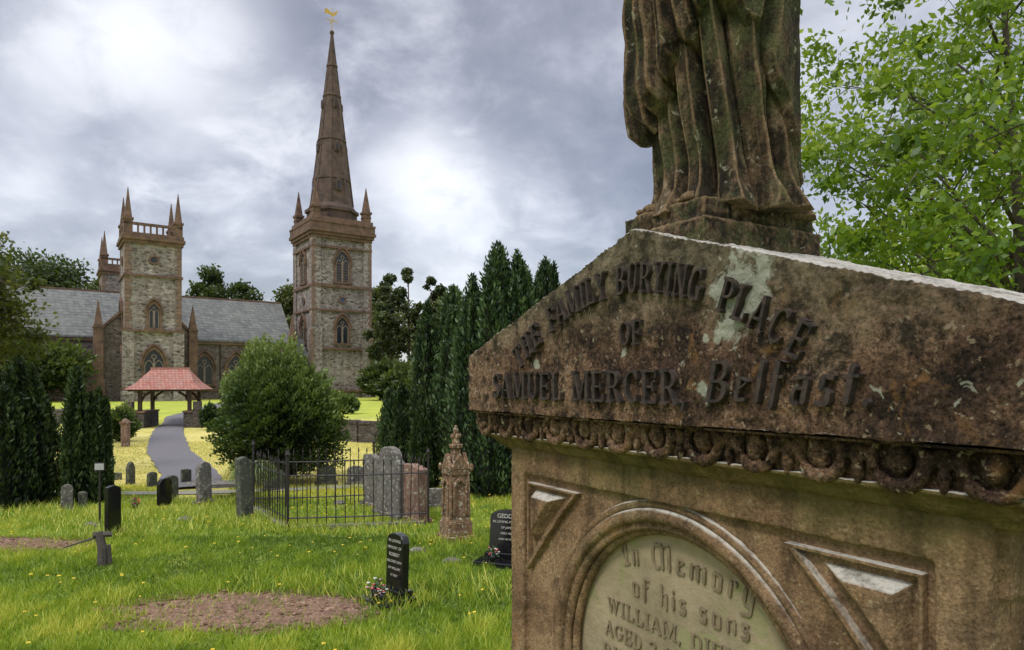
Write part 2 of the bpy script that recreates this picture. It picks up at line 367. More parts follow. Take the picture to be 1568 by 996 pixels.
def strip(name,pts,w,mat,dz=.03,step=.4):
    P=[]; 
    for i in range(len(pts)-1):
        a=Vector(pts[i]);b_=Vector(pts[i+1]); k=max(2,int((b_-a).length/step))
        for j in range(k): P.append(a.lerp(b_,j/k))
    P.append(Vector(pts[-1])); Q=[]
    for i in range(len(P)):
        lo=max(0,i-6);hi=min(len(P),i+7); Q.append(sum((P[j] for j in range(lo,hi)),Vector((0,0)))/(hi-lo))
    m=MB(); vs=[];fs=[]
    for i,p in enumerate(Q):
        d=(Q[min(i+1,len(Q)-1)]-Q[max(i-1,0)]).normalized(); nn=Vector((-d.y,d.x))
        for s in (-1,-.33,.33,1):
            q=p+nn*s*w/2*(1+.12*noise.noise((p.x,p.y,s*3))); vs.append((q.x,q.y,float(gz(q.x,q.y))+dz+(.03 if abs(s)<1 else 0)))
    for i in range(len(Q)-1):
        for k in range(3): fs.append((i*4+k,i*4+k+1,(i+1)*4+k+1,(i+1)*4+k))
    m.add(vs,fs); return m.obj(name,[mat])
PATH=[(-7.6,16.4),(-8.7,18.6),(-10.4,21.8),(-12.8,25.6),(-15.9,31.5),(-18.9,37.5),(-21.5,43),(-24,50),(-27,60),(-34,80)]
strip('asphalt_path',PATH,1.55,M_asph,.045)
strip('gravel_path',[(-30,17.5),(-12,16.9),(-7.2,16.6),(-4,18),(2,19.5)],.45,simple('gravel',(.3,.29,.25),.95,nscale=30,c2=(.17,.17,.12)),.022)
# ------------------------------------------------------------ church
O=(-32,110,0)
church=empty('parish_church',O,math.atan2(.567,.823))
PS=lambda y: (lambda s,z,d:(s,y-d,z))
PW=lambda x: (lambda s,z,d:(x-d,s,z))
PE=lambda x: (lambda s,z,d:(x+d,s,z))
def arch(c,z0,w,h,n=8):
    hw=w/2; r=w; hs=h-w*.866
    pts=[(c-hw,z0),(c-hw,z0+hs)]
    for i in range(1,n+1):
        t=math.pi-math.radians(60)*i/n; pts.append((c+hw+r*math.cos(t),z0+hs+r*math.sin(t)))
    for i in range(1,n+1):
        t=math.radians(60)-math.radians(60)*i/n; pts.append((c-hw+r*math.cos(t),z0+hs+r*math.sin(t)))
    pts.append((c+hw,z0)); return pts
wm=MB()
def window(P,c,z0,w,h,lights=2,louver=False):
    o=arch(c,z0-.25,w+.6,h+.7); i_=arch(c,z0,w,h)
    wm.band(P,o,i_,-.1,.22,2)
    o2=arch(c,z0+h-w*.866-.1,w+1.0,w*.866+.1+.9); i2=arch(c,z0+h-w*.866-.1,w+.62,w*.866+.1+.56)
    wm.band(P,o2,i2,0,.38,2)
    wm.poly(P,i_,-.1,.03,0)
    wm.poly(P,[(c-w/2-.5,z0-.3),(c+w/2+.5,z0-.3),(c+w/2+.5,z0-.02),(c-w/2-.5,z0-.02)],0,.34,2)
    if lights==2:
        hh=h-w*.6
        wm.poly(P,[(c-.09,z0),(c+.09,z0),(c+.09,z0+h*.72),(c-.09,z0+h*.72)],.03,.15,1)
        for s in (-1,1):
            cc=c+s*w/4
            wm.band(P,arch(cc,z0+.02,w/2-.05,hh),arch(cc,z0+.02,w/2-.28,hh-.13),.03,.14,1)
        pts=[(c+.28*w*.5*math.cos(t),z0+h-w*.42+.28*w*.5*math.sin(t)) for t in np.linspace(0,6.283,13)[:-1]]
        ptsi=[(c+.18*w*.5*math.cos(t),z0+h-w*.42+.18*w*.5*math.sin(t)) for t in np.linspace(0,6.283,13)[:-1]]
        wm.band(P,pts,ptsi,.03,.14,1,True)
    if louver:
        k=int(h*.65/.45)
        for q in range(k):
            z=z0+.2+q*.45; wm.poly(P,[(c-w/2,z),(c+w/2,z),(c+w/2,z+.1),(c-w/2,z+.1)],.03,.1,2)
wl=MB(); tr=MB(); rf=MB()
gb=.2
T=9.6
wl.box(0,T,0,T,gb,26.4,0)
for (cx_,cy_) in ((0,0),(T,0),(0,T),(T,T)):
    sx_=-1 if cx_==0 else 1; sy_=-1 if cy_==0 else 1
    for z0,z1,p,wd in ((gb,4,.75,1.5),(4,12,.5,1.3),(12,26.4,.25,1.15)):
        x0=cx_+sx_*p; x1=cx_-sx_*wd; y0=cy_+sy_*p; y1=cy_-sy_*wd
        tr.box(min(x0,x1),max(x0,x1),min(y0,y1),max(y0,y1),z0,z1,1)
        z=z0+.1; q=0
        while z<z1-.5:
            w_=.62 if q%2 else .34
            w_+=random.uniform(-.06,.06)
            xa=cx_+sx_*(p+.03); xb=cx_+sx_*(p-w_); ya=cy_+sy_*(p+.03); yb=cy_+sy_*(p-w_)
            tr.box(min(xa,xb),max(xa,xb),min(ya,yb),max(ya,yb),z,z+.46,2); z+=.5; q+=1
    px_=cx_-sx_*.45; py_=cy_-sy_*.45
    tr.box(px_-.62,px_+.62,py_-.62,py_+.62,28.9,31.3,0)
    tr.box(px_-.78,px_+.78,py_-.78,py_+.78,31.3,31.65,0)
    tr.frustum(px_,py_,31.65,35.8,.80,.05,4)
    for g in (29.6,30.6): tr.box(px_-.7,px_+.7,py_-.7,py_+.7,g,g+.14,0)
for z,p,h in ((1.4,.8,.35),(8.3,.32,.35),(14.6,.32,.3),(18.5,.34,.45),(24.9,.34,.35),(26.4,.35,.5),(26.9,.6,.5),(27.4,.85,.5),(27.9,.7,1.0),(28.9,.8,.3)):
    tr.box(-p,T+p,-p,T+p,z,z+h,0)
tr.box(-.45,T+.45,-.45,.1,29.2,29.9,0);tr.box(-.45,T+.45,T-.1,T+.45,29.2,29.9,0);tr.box(-.45,.1,.1,T-.1,29.2,29.9,0);tr.box(T-.1,T+.45,.1,T-.1,29.2,29.9,0)
for P in (PS(0),PW(0),PE(T)):
    window(P,T/2,19.5,2.3,5.0,2,True); window(P,T/2,9.4,2.1,4.2,2)
    pts=[(T/2+.42*math.cos(t),16.5+.42*math.sin(t)) for t in np.linspace(0,6.283,17)[:-1]]
    wm.poly(P,pts,0,.12,3)
    pts2=[(T/2+.65*math.cos(t),16.5+.65*math.sin(t)) for t in np.linspace(0,6.283,17)[:-1]]
    wm.band(P,pts2,pts,0,.2,2,True)
sp=MB(); c8=math.pi/8; cc=T/2
sp.frustum(cc,cc,29.2,31.6,4.3,4.15,8,c8); sp.frustum(cc,cc,31.6,32.1,4.5,4.5,8,c8); sp.frustum(cc,cc,32.1,33.0,4.2,3.55,8,c8)
sp.frustum(cc,cc,33.0,62.4,3.5,.16,8,c8)
for z in (37.2,44.0,51.6,56.8):
    r=3.5-(z-33)/(62.4-33)*3.34
    sp.frustum(cc,cc,z,z+.35,r+.16,r+.13,8,c8)
for i in range(8):
    a=c8+i*math.pi/4; sp.tube([(cc+3.52*math.cos(a),cc+3.52*math.sin(a),33),(cc+.16*math.cos(a),cc+.16*math.sin(a),62.4)],[.16,.06],5)
for z,s in ((36,1),(42.6,.8),(50,.6)):
    r=(3.5-(z-33)/(62.4-33)*3.34)*math.cos(c8)
    for a in range(4):
        ang=a*math.pi/2-math.pi/2; dx,dy=math.cos(ang),math.sin(ang)
        P=lambda q,zz,d,dx=dx,dy=dy,r=r:(cc+dx*(r-.35+d)-dy*q,cc+dy*(r-.35+d)+dx*q,zz)
        pts=[(-.5*s,z-.9*s),(.5*s,z-.9*s),(.5*s,z+.6*s),(0,z+1.4*s),(-.5*s,z+.6*s)]
        sp.poly(P,pts,0,.75,0)
        sp.poly(P,[(-.24*s,z-.7*s),(.24*s,z-.7*s),(.24*s,z+.35*s),(0,z+.8*s),(-.24*s,z+.35*s)],.75,.79,1)
sp.ell((cc,cc,62.7),(.4,.4,.4))
sp.obj('spire',[M_spire,M_glass],church)
wv=MB(); wv.tube([(cc,cc,62.8),(cc,cc,67)],[.07,.05],6)
wv.box(cc-1.0,cc+1.0,cc-.04,cc+.04,64.7,64.82,0); wv.box(cc-.04,cc+.04,cc-.9,cc+.9,64.55,64.67,0)
P=lambda q,zz,d:(cc+q,cc-.04+d,zz)
wv.poly(P,[(-1.3,65.7),(-.5,65.8),(.1,65.5),(.7,65.9),(1.0,66.5),(.8,66.7),(.4,66.2),(-.2,66.1),(-.6,66.5),(-1.2,66.6)],0,.08)
wv.obj('weathervane',[M_gold],church)
def ttower(a0,b0,s=6.6):
    a1=a0+s;b1=b0+s
    wl.box(a0,a1,b0,b1,gb,21.0,0)
    for cx_,cy_,sx_,sy_ in ((a0,b0,-1,-1),(a1,b0,1,-1),(a0,b1,-1,1),(a1,b1,1,1)):
        q=0;z=.4
        while z<20.6:
            w_=.75 if q%2 else .5
            w_+=random.uniform(-.08,.08)
            xa=cx_+sx_*.05; xb=cx_-sx_*w_; ya=cy_+sy_*.05; yb=cy_-sy_*w_
            tr.box(min(xa,xb),max(xa,xb),min(ya,yb),max(ya,yb),z,z+.46,2); z+=.5;q+=1
        for h,p in ((9.5,.3),(1.8,.45)):
            xa=cx_+sx_*p; xb=cx_-sx_*1.0; ya=cy_+sy_*p; yb=cy_-sy_*1.0
            tr.box(min(xa,xb),max(xa,xb),min(ya,yb),max(ya,yb),gb,h,1)
        px_=cx_-sx_*.35;py_=cy_-sy_*.35
        tr.box(px_-.5,px_+.5,py_-.5,py_+.5,22.2,24.0,0); tr.box(px_-.62,px_+.62,py_-.62,py_+.62,24.0,24.25,0)
        tr.frustum(px_,py_,24.25,28.2,.62,.05,4)
    for z,p,h in ((1.9,.34,.3),(9.5,.35,.3),(16.7,.2,.3),(21.0,.25,.45),(21.45,.45,.4),(21.85,.3,.5)):
        tr.box(a0-p,a1+p,b0-p,b1+p,z,z+h,0)
    for (xa,ya,xb,yb) in ((a0,b0,a1,b0),(a0,b0,a0,b1),(a1,b0,a1,b1),(a0,b1,a1,b1)):
        k=9
        tr.box(min(xa,xb)-.15,max(xa,xb)+.15,min(ya,yb)-.15,max(ya,yb)+.15,23.35,23.7,0)
        for i in range(1,k):
            x=xa+(xb-xa)*i/k; y=ya+(yb-ya)*i/k
            tr.box(x-.11,x+.11,y-.11,y+.11,22.35,23.35,0)
    for P,c in ((PS(b0),(a0+a1)/2),(PW(a0),(b0+b1)/2)):
        window(P,c,10.1,1.25,3.1,2); window(P,c,2.8,2.3,4.4,2)
        pts=[(c+.4*math.cos(t),19.0+.4*math.sin(t)) for t in np.linspace(0,6.283,13)[:-1]]
        po=[(c+.65*math.cos(t),19.0+.65*math.sin(t)) for t in np.linspace(0,6.283,13)[:-1]]
        wm.poly(P,pts,0,.05,0); wm.band(P,po,pts,0,.15,2,True)
ttower(-27.2,-8); ttower(-27.8,23)
def gable_x(a0,a1,b0,b1,ze,zr,mi=1):
    bm_=(b0+b1)/2
    wl.box(a0,a1,b0,b1,gb,ze,mi)
    wl.add([(a0,b0,ze),(a0,b1,ze),(a0,bm_,zr-.1),(a1,b0,ze),(a1,b1,ze),(a1,bm_,zr-.1)],[(0,1,2),(3,5,4)],mi)
    o=.35; k=(zr-ze)/((b1-b0)/2)
    for s,bb in ((-1,b0),(1,b1)):
        e=bb+s*o; ez=ze-o*k
        rf.add([(a0-.05,e,ez),(a1+.05,e,ez),(a1+.05,bm_,zr),(a0-.05,bm_,zr),(a0-.05,e,ez+.22),(a1+.05,e,ez+.22),(a1+.05,bm_,zr+.22),(a0-.05,bm_,zr+.22)],
               [(0,1,2,3),(4,5,6,7),(0,1,5,4),(0,3,7,4),(1,2,6,5)],0)
        tr.box(a0+.02,a1-.02,min(bb,bb+s*.25),max(bb,bb+s*.25),ze-.75,ze-.35,0)
    tr.box(a0,a1,bm_-.15,bm_+.15,zr+.1,zr+.35,0)
def gable_y(a0,a1,b0,b1,ze,zr,mi=1):
    am=(a0+a1)/2
    wl.box(a0,a1,b0,b1,gb,ze,mi)
    wl.add([(a0,b0,ze),(a1,b0,ze),(am,b0,zr-.05),(a0,b1,ze),(a1,b1,ze),(am,b1,zr-.05)],[(0,1,2),(3,5,4)],mi)
    for s,aa in ((-1,a0),(1,a1)):
        rf.add([(aa,b0+.4,ze),(aa,b1,ze),(am,b1,zr),(am,b0+.4,zr),(aa,b0+.4,ze+.2),(aa,b1,ze+.2),(am,b1,zr+.2),(am,b0+.4,zr+.2)],
               [(0,1,2,3),(4,5,6,7),(0,1,5,4),(0,3,7,4),(1,2,6,5)],0)
        tr.add([(aa+s*.1,b0-.15,ze),(aa+s*.1,b0+.45,ze),(am,b0+.45,zr),(am,b0-.15,zr),(aa+s*.1,b0-.15,ze+.45),(aa+s*.1,b0+.45,ze+.45),(am,b0+.45,zr+.45),(am,b0-.15,zr+.45)],
               [(0,1,2,3),(4,5,6,7),(0,1,5,4),(0,3,7,4),(1,2,6,5)],0)
gable_x(-46,-3.35,0,13,9.3,15.9)
gable_y(-30,-18.7,-5,6.4,9.3,15.2); gable_y(-30,-18.7,6.6,18,9.3,15.2)
gable_x(-56,-46.1,2,11,8,13)
wl.box(-3.3,-.02,2,8,gb,7.2,1)
rf.add([(-3.4,1.7,7.0),(0,1.7,7.0),(0,5,10.2),(-3.4,5,10.2),(0,8.3,7),(-3.4,8.3,7)],[(0,1,2,3),(3,2,4,5)],0)
tr.box(-3.3,-.05,1.85,1.98,6.5,6.85,0)
window(PS(2),-1.7,3,.8,2.8,1)
def butt(a,b,h=9.6,top=13.4,w=.55):
    tr.box(a-w,a+w,b-w,b+w,gb,h,0); tr.box(a-w-.1,a+w+.1,b-w-.1,b+w+.1,h,h+.25,0)
    tr.frustum(a,b,h+.25,top,w*1.3,.05,4); tr.box(a-w-.15,a+w+.15,b-w-.15,b+w,gb,3.2,0)
butt(-30,-5,10,13.6);butt(-18.7,-5,10,13.6);butt(-3.4,0,9.7,13.6);butt(-46,0,9.7,13.6)
for a in (-41,): butt(a,-.2,7.5,8.6,.45)
for a in (-16.3,-11.9,-7.5,-33.6,-38.4,-43.6): window(PS(0),a,2.7,2.3,4.2,2)
tr.box(-46,-30.6,-.14,0,1.6,1.9,0); tr.box(-18.1,-3.4,-.14,0,1.6,1.9,0)
for a in (-14.1,-9.7,-36): tr.tube([(a,-.15,9),(a,-.15,.3)],[.07,.07],6,3)
wl.obj('walls',[M_rub,M_rub2],church); tr.obj('dressings',[M_sand,M_rub,M_quoin,M_iron],church); rf.obj('roof',[M_slate],church)
wm.obj('windows',[M_glass,M_trac,M_sand,M_blue],church)
# ------------------------------------------------------------ lychgate
ly=empty('lychgate',(-21.6,43.2,.05),math.radians(12),1.04)
m=MB()
def hip(z0,z1,x0,y0,x1,y1): 
    m.add([(-x0,-y0,z0),(x0,-y0,z0),(x0,y0,z0),(-x0,y0,z0),(-x1,-y1,z1),(x1,-y1,z1),(x1,y1,z1),(-x1,y1,z1)],[(0,1,5,4),(1,2,6,5),(2,3,7,6),(3,0,4,7),(0,3,2,1),(4,5,6,7)],0)
hip(2.22,2.65,2.05,1.7,1.55,1.1); hip(2.65,3.45,1.56,1.12,1.05,.04)
m.box(-1.1,1.1,-.08,.08,3.40,3.55,0)
m.box(-1.9,1.9,-1.55,1.55,2.1,2.22,1)
for x in (-1.35,1.35):
    for y in (-1.2,1.2):
        m.box(x-.1,x+.1,y-.1,y+.1,.7,2.1,1)
        s=1 if x<0 else -1
        m.tube([(x,y,1.4),(x+s*.25,y,1.85),(x+s*.6,y,2.08)],[.07,.07,.07],4,1)
    m.box(x-.28,x+.28,-1.45,1.45,-.1,.85,2)
    m.box(x-.33,x+.33,-1.5,1.5,.85,.95,3)
for x0 in (-2.05,1.65): m.box(x0,x0+.4,-1.7,-1.2,-.1,1.5,2)
m.obj('gate_structure',[M_tile,M_wood,M_dry,M_sand],ly)
# ------------------------------------------------------------ garden walls
def wall(name,pts,h,t,mat):
    m=MB()
    for (x0,y0),(x1,y1) in zip(pts[:-1],pts[1:]):
        d=Vector((x1-x0,y1-y0)); L=d.length; d/=L; nn=Vector((-d.y,d.x)); k=max(1,int(L/.6))
        for i in range(k):
            a=Vector((x0,y0))+d*(L*i/k); b_=Vector((x0,y0))+d*(L*(i+1)/k)
            hh=h+.05*noise.noise((a.x*2,a.y*2,0))
            z0=-.15
            vs=[(p.x+nn.x*s*t/2,p.y+nn.y*s*t/2,z) for p in (a,b_) for s in (-1,1) for z in (z0,hh)]
            m.add(vs,[(0,1,3,2),(4,6,7,5),(0,4,5,1),(2,3,7,6),(1,5,7,3)])
            c0=a+d*.02; c1=b_-d*.02
            vs=[(p.x+nn.x*s*(t/2+.05),p.y+nn.y*s*(t/2+.05),z) for p in (c0,c1) for s in (-1,1) for z in (hh+.003,hh+.10+.07*random.random())]
            m.add(vs,[(0,1,3,2),(4,6,7,5),(0,4,5,1),(2,3,7,6),(1,5,7,3),(0,2,6,4)])
    return m.obj(name,[mat])
wall('stone_wall',[(-19.6,43.4),(-7,31.6),(6,28.4),(20,25)],.85,.45,M_dry)
wall('stone_wall',[(-45,50.2),(-23.8,44.4)],.85,.45,M_dry)
# ------------------------------------------------------------ trees
M_bark=simple('bark',(.13,.10,.075),.95,nscale=6,c2=(.05,.04,.03),bmp=.03)
def tree(name,loc,h,cr,cz,nl,ncl,per,ls,mat,seed,tr_r=.25,flat=1.0,gap=1.0,clr=.9,elong=1.5):
    rs=np.random.RandomState(seed); random.seed(seed)
    e=empty(name,(loc[0],loc[1],float(gz(*loc[:2]))))
    m=MB(); ch=h-cz; C0=np.array([0,0,cz+ch*.5])
    lean=rs.normal(size=2)*.03*h
    tp=[(lean[0]*t*t,lean[1]*t*t,h*.9*t) for t in np.linspace(0,1,7)]
    m.tube(tp,[tr_r*(1-.85*t)*(1.35 if t==0 else 1) for t in np.linspace(0,1,7)],8)
    tips=[]
    for i in range(nl):
        az=i*2.4+rs.uniform(-.4,.4); el=rs.uniform(-.75,.95)
        R=cr*math.sqrt(max(.05,1-el*el*.85))*rs.uniform(.6,1.05)
        tip=np.array([math.cos(az)*R,math.sin(az)*R,C0[2]+el*ch*.48*flat])
        t0=np.clip((tip[2]-R*.75)/(h*.9),cz/h*.7,.85)
        st=np.array([lean[0]*t0*t0,lean[1]*t0*t0,h*.9*t0])
        md=(st+tip)/2+np.array([0,0,.12*R])+rs.normal(size=3)*.08*R
        r0=tr_r*(1-.8*t0)*.5
        m.tube([st,md,tip],[r0,r0*.6,r0*.15],5)
        tips.append((st,md,tip,R))
        for k in range(5):
            q=md*(.15+.17*k)+tip*(.85-.17*k); q2=q+rs.normal(size=3)*.4*R*.6
            m.tube([q,q2],[r0*.3,r0*.06],4); tips.append((md,q,q2,R*.6))
    cl=[]
    for i in range(ncl):
        st,md,tip,R=tips[rs.randint(len(tips))]
        t=rs.beta(3,1.1); p=(md*(1-t)+tip*t)+rs.normal(size=3)*cr*.12*gap; cl.append(p)
    cl=np.array(cl); nn=ncl*per
    cid=rs.randint(0,ncl,nn); sz=rs.uniform(.5,1.3,ncl)*clr*cr*.16
    off=rs.normal(size=(nn,3))*.62
    P=cl[cid]+off*sz[cid][:,None]*np.array([1.15,1.15,.8])
    cs=rs.uniform(-.25,.25,ncl)
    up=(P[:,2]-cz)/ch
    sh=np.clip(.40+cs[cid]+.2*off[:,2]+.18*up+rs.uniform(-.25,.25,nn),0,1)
    m.obj('trunk_and_limbs',[M_bark],e,True)
    np.random.seed(seed)
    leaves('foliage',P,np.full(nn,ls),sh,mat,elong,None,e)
    return e
F_dark=foliage_mat('dark_broadleaf',(.012,.020,.008),(.040,.062,.018),(.10,.13,.035),.2)
F_olive=foliage_mat('olive_broadleaf',(.02,.026,.009),(.07,.085,.022),(.17,.175,.045),.25)
F_bright=foliage_mat('bright_leaves',(.035,.085,.010),(.15,.26,.02),(.42,.50,.05),.5)
F_yew=foliage_mat('yew_foliage',(.006,.012,.006),(.025,.046,.017),(.08,.12,.04),.12)
F_yew2=foliage_mat('yew_foliage_fresh',(.007,.016,.008),(.034,.068,.026),(.11,.17,.062),.12)
F_shrub=foliage_mat('shrub_foliage',(.018,.036,.010),(.085,.135,.035),(.24,.30,.085),.25)
F_pine=foliage_mat('pine_foliage',(.014,.020,.010),(.045,.06,.022),(.10,.12,.04),.15)
def at(px,Y): return ((px-784)/1045*Y,Y)
def topz(py,Y): return CH+(588-py)/1045*Y
def fartree(name,loc,h,cr,cz,nb,nleaf,ls,mat,seed,br=(.34,.55),top=.42,thin=1.0):
    """crown of many uneven leafy boughs around a limbed trunk"""
    rs=np.random.RandomState(seed); np.random.seed(seed)
    e=empty(name,(loc[0],loc[1],float(gz(*loc[:2])))); m=MB(); ch=h-cz
    m.tube([(0,0,-.2),(.1,.1,h*.45),(0,.2,h*.88)],[h*.014,h*.010,h*.004],7)
    B=[]
    for i in range(nb):
        t=(i+rs.rand())/nb; az=rs.uniform(0,6.283); u_=max(-.5,2*t-1)
        r=cr*rs.uniform(*br)*(1 if t<.8 else .8)
        R=cr*math.sqrt(max(0,1-u_*u_))*rs.uniform(.3,.8)*thin
        p=np.array([math.cos(az)*R,math.sin(az)*R,cz+r*.6+t*(ch-r*1.5)])
        B.append((p,r)); m.tube([(0,0,max(cz*.7,p[2]-R*.8)),tuple(p*np.array([.5,.5,1])-np.array([0,0,.15*R])),tuple(p)],[h*.007,h*.004,h*.002],5)
    B.append((np.array([0,0,h-cr*top]),cr*top))
    w=np.array([b_[1]**2 for b_ in B]); w/=w.sum(); Ps=[];Sh=[]
    for k,(p,r) in enumerate(B):
        q=int(nleaf*w[k]); d=unit(rs.normal(size=(q,3))); lm=1+.42*psn(d*3,1,seed+k)+.2*psn(d*8,1,seed+k+50); rr=lm*rs.uniform(.15,1.15,q)**.5
        P=p+d*rr[:,None]*r*np.array([1.05,1.05,.86]); Ps.append(P)
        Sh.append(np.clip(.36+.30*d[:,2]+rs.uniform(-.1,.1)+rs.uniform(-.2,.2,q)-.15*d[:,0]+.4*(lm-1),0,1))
    m.obj('trunk_and_limbs',[M_bark],e,True)
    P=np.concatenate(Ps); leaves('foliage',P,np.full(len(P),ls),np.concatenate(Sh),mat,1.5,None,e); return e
bgt=[('broadleaf_tree',35,135,378,11,F_dark),('broadleaf_tree',105,140,396,10,F_dark),('broadleaf_tree',-60,125,372,11,F_olive),('broadleaf_tree',165,150,425,7,F_olive),
 ('broadleaf_tree',323,145,409,5.2,F_dark),('broadleaf_tree',372,150,432,6.4,F_dark),('broadleaf_tree',445,150,434,7,F_olive),('broadleaf_tree',585,150,436,7.5,F_olive),
 ('broadleaf_tree',690,118,458,7,F_olive),('broadleaf_tree',745,125,455,8,F_dark),('broadleaf_tree',820,120,480,8,F_olive),
 ('broadleaf_tree',1000,110,450,9,F_dark),('broadleaf_tree',1250,100,440,9,F_olive),('broadleaf_tree',1500,90,430,10,F_dark)]
for i,(nm,px_,Yd,py_,cr,fm) in enumerate(bgt):
    h=topz(py_,Yd); fartree(nm,at(px_,Yd),h,cr,max(2.5,h*.15),22,11000,.5,fm,100+i)
for i,(px_,Yd,py_,cr) in enumerate(((596,110,424,2.5),(625,116,414,2.3),(660,120,428,2.6),(583,106,466,2.6),(643,102,468,2.0),(676,112,440,2.2))):
    h=topz(py_,Yd); fartree('pine_tree',at(px_,Yd),h,cr,h*.34,15,3800,.36,F_pine,300+i,(.24,.42),.3,1.15)
tree('lime_tree',(-24.2,26.5),10.2,4.6,2.2,22,170,150,.14,F_olive,41,.3,clr=.9)
tree('lime_tree',(-17.4,18.0),8.3,2.6,5.6,10,44,110,.12,F_dark,43,.16,clr=.9)
tree('rowan_tree',(9.5,12.6),12.5,4.5,2.6,40,400,95,.078,F_bright,55,.16,clr=.55,gap=1.45,elong=1.9)
tree('broadleaf_tree',(19,24),9.2,6.0,2,26,240,110,.17,F_bright,57,.3,clr=1.0)
M_core=simple('dark_core_fill',(.02,.02,.012),1,nscale=4,c2=(.008,.01,.005))  # dark solid filler inside the foliage, stops see-through
def blob_shrub(name,loc,rx,ry,h,nleaf,ls,mat,seed,lump=.22,upb=.3,zbase=0,taper=.0,corek=.62):
    np.random.seed(seed); e=empty(name,(loc[0],loc[1],float(gz(*loc[:2]))))
    d=unit(np.random.normal(size=(nleaf,3))); d[:,2]=np.abs(d[:,2])*np.where(np.random.rand(nleaf)<.25,-.6,1)
    f=1+lump*psn(d*3.2,1.0,seed)+lump*.8*psn(d*9,1.0,seed+3)
    rr=f*np.random.uniform(.55,1.08,nleaf)**.6
    P=np.stack([d[:,0]*rx*rr,d[:,1]*ry*rr,zbase+h*.42+d[:,2]*h*.58*rr],-1)
    k=1-taper*np.clip(P[:,2]/h,0,1)**1.3; P[:,0]*=k; P[:,1]*=k
    P[:,2]=np.maximum(P[:,2],.02+np.random.rand(nleaf)*.1)
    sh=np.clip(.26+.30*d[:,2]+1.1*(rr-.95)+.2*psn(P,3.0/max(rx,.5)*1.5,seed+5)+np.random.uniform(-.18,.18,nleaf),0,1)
    D=d+np.random.normal(size=d.shape)*.5; D[:,2]+=upb
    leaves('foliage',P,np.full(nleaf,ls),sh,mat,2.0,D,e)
    m=MB(); m.ell((0,0,h*.40),(rx*corek,ry*corek,h*.38),16,10); m.tube([(0,0,-.05),(0,0,h*.4)],[.09,.05],6)
    o=m.obj('core',[M_core],e,True); return e
for px_,Yd,rx,h,sd_ in ((600,96,4,5.0,71),(645,92,5,4.2,72),(690,80,4,5.5,74),(20,85,8,7.5,73),(800,70,7,6,75)):
    blob_shrub('undergrowth_hedge',at(px_,Yd),rx,3.5,h,10000,.36,F_dark,sd_,.34)
blob_shrub('juniper_bush',(-6.35,18.6),1.85,1.7,3.5,56000,.05,F_shrub,80,.27,.8,taper=.26,corek=.5)
blob_shrub('small_bush',at(530,52),.95,.8,1.5,5000,.09,F_shrub,81,.3)
blob_shrub('small_bush',at(183,32),.75,.6,1.5,6000,.07,F_shrub,82,.3)
blob_shrub('small_bush',at(322,40),.6,.5,1.5,4000,.09,F_yew2,83,.3)
blob_shrub('small_bush',at(400,40),1.8,1,2.2,6000,.1,F_yew2,84,.3)
def yew(name,loc,h,r,ncol,nleaf,ls,mat,seed,spread=.6,lumpk=1.0):
    np.random.seed(seed); rs=np.random.RandomState(seed)
    e=empty(name,(loc[0],loc[1],float(gz(*loc[:2]))))
    cols=[(0,0,h,r*.75)]
    for i in range(ncol-1):
        a=i*2.4+rs.uniform(-.3,.3); q=r*spread*rs.uniform(.5,1.1)
        cols.append((q*math.cos(a),q*math.sin(a),h*rs.uniform(.62,.97),r*rs.uniform(.30,.52)))
    Ps=[];Ds=[];Sh=[]; core=MB()
    wts=np.array([c[2]*c[3] for c in cols]); wts/=wts.sum()
    prof=lambda t:np.clip((t+.12),0,1)**.35*np.clip(1-t,0,1)**.55*1.32
    for ci,(cx_,cy_,ch_,r_) in enumerate(cols):
        k=int(nleaf*wts[ci]); t=rs.uniform(0,1,k)**.85; a=rs.uniform(0,6.283,k)
        q=np.stack([np.cos(a)*1.2,np.sin(a)*1.2,t*ch_*1.1],-1)
        lump=1+lumpk*(.30*psn(q*2.6,1,seed+ci)+.16*np.sin(a*7+t*3+ci))
        depth=rs.uniform(.62,1.12,k)
        R=r_*prof(t)*lump*depth
        P=np.stack([cx_*(1-.15*t)+np.cos(a)*R,cy_*(1-.15*t)+np.sin(a)*R,t*ch_+rs.uniform(-.1,.2,k)*(1+.6*t)],-1)
        P[:,2]=np.maximum(P[:,2],.03)
        D=np.stack([np.cos(a)*.5,np.sin(a)*.5,np.full(k,1.0)],-1)+rs.normal(size=(k,3))*.35
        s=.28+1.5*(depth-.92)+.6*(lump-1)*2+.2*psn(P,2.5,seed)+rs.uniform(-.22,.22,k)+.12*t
        Ps.append(P);Ds.append(D);Sh.append(np.clip(s,0,1))
        ts=np.linspace(0,.93,10)
        core.tube([(cx_*(1-.15*tt),cy_*(1-.15*tt),tt*ch_) for tt in ts],[max(.02,r_*.56*float(prof(tt))) for tt in ts],10)
    np.random.seed(seed)
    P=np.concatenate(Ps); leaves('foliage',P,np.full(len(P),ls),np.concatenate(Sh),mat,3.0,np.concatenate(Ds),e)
    core.obj('core',[M_core],e,True); return e
yew('irish_yew_tree',(-.35,17.3),6.0,1.25,14,60000,.048,F_yew2,90,.8)
yew('irish_yew_tree',(.9,18.4),5.8,1.1,9,30000,.048,F_yew2,91,.75)
yew('irish_yew_tree',(-1.75,20.5),5.4,1.15,10,42000,.05,F_yew2,92,.8)
yew('irish_yew_tree',at(615,21),2.4,.9,8,24000,.045,F_yew2,93,.8)
yew('irish_yew_tree',at(648,17.5),2.1,.5,4,9000,.045,F_yew,94)
yew('irish_yew_tree',at(28,15.4),3.05,.85,10,32000,.042,F_yew,95,.8)
yew('irish_yew_tree',at(-45,14.8),3.3,.8,6,20000,.042,F_yew,96)
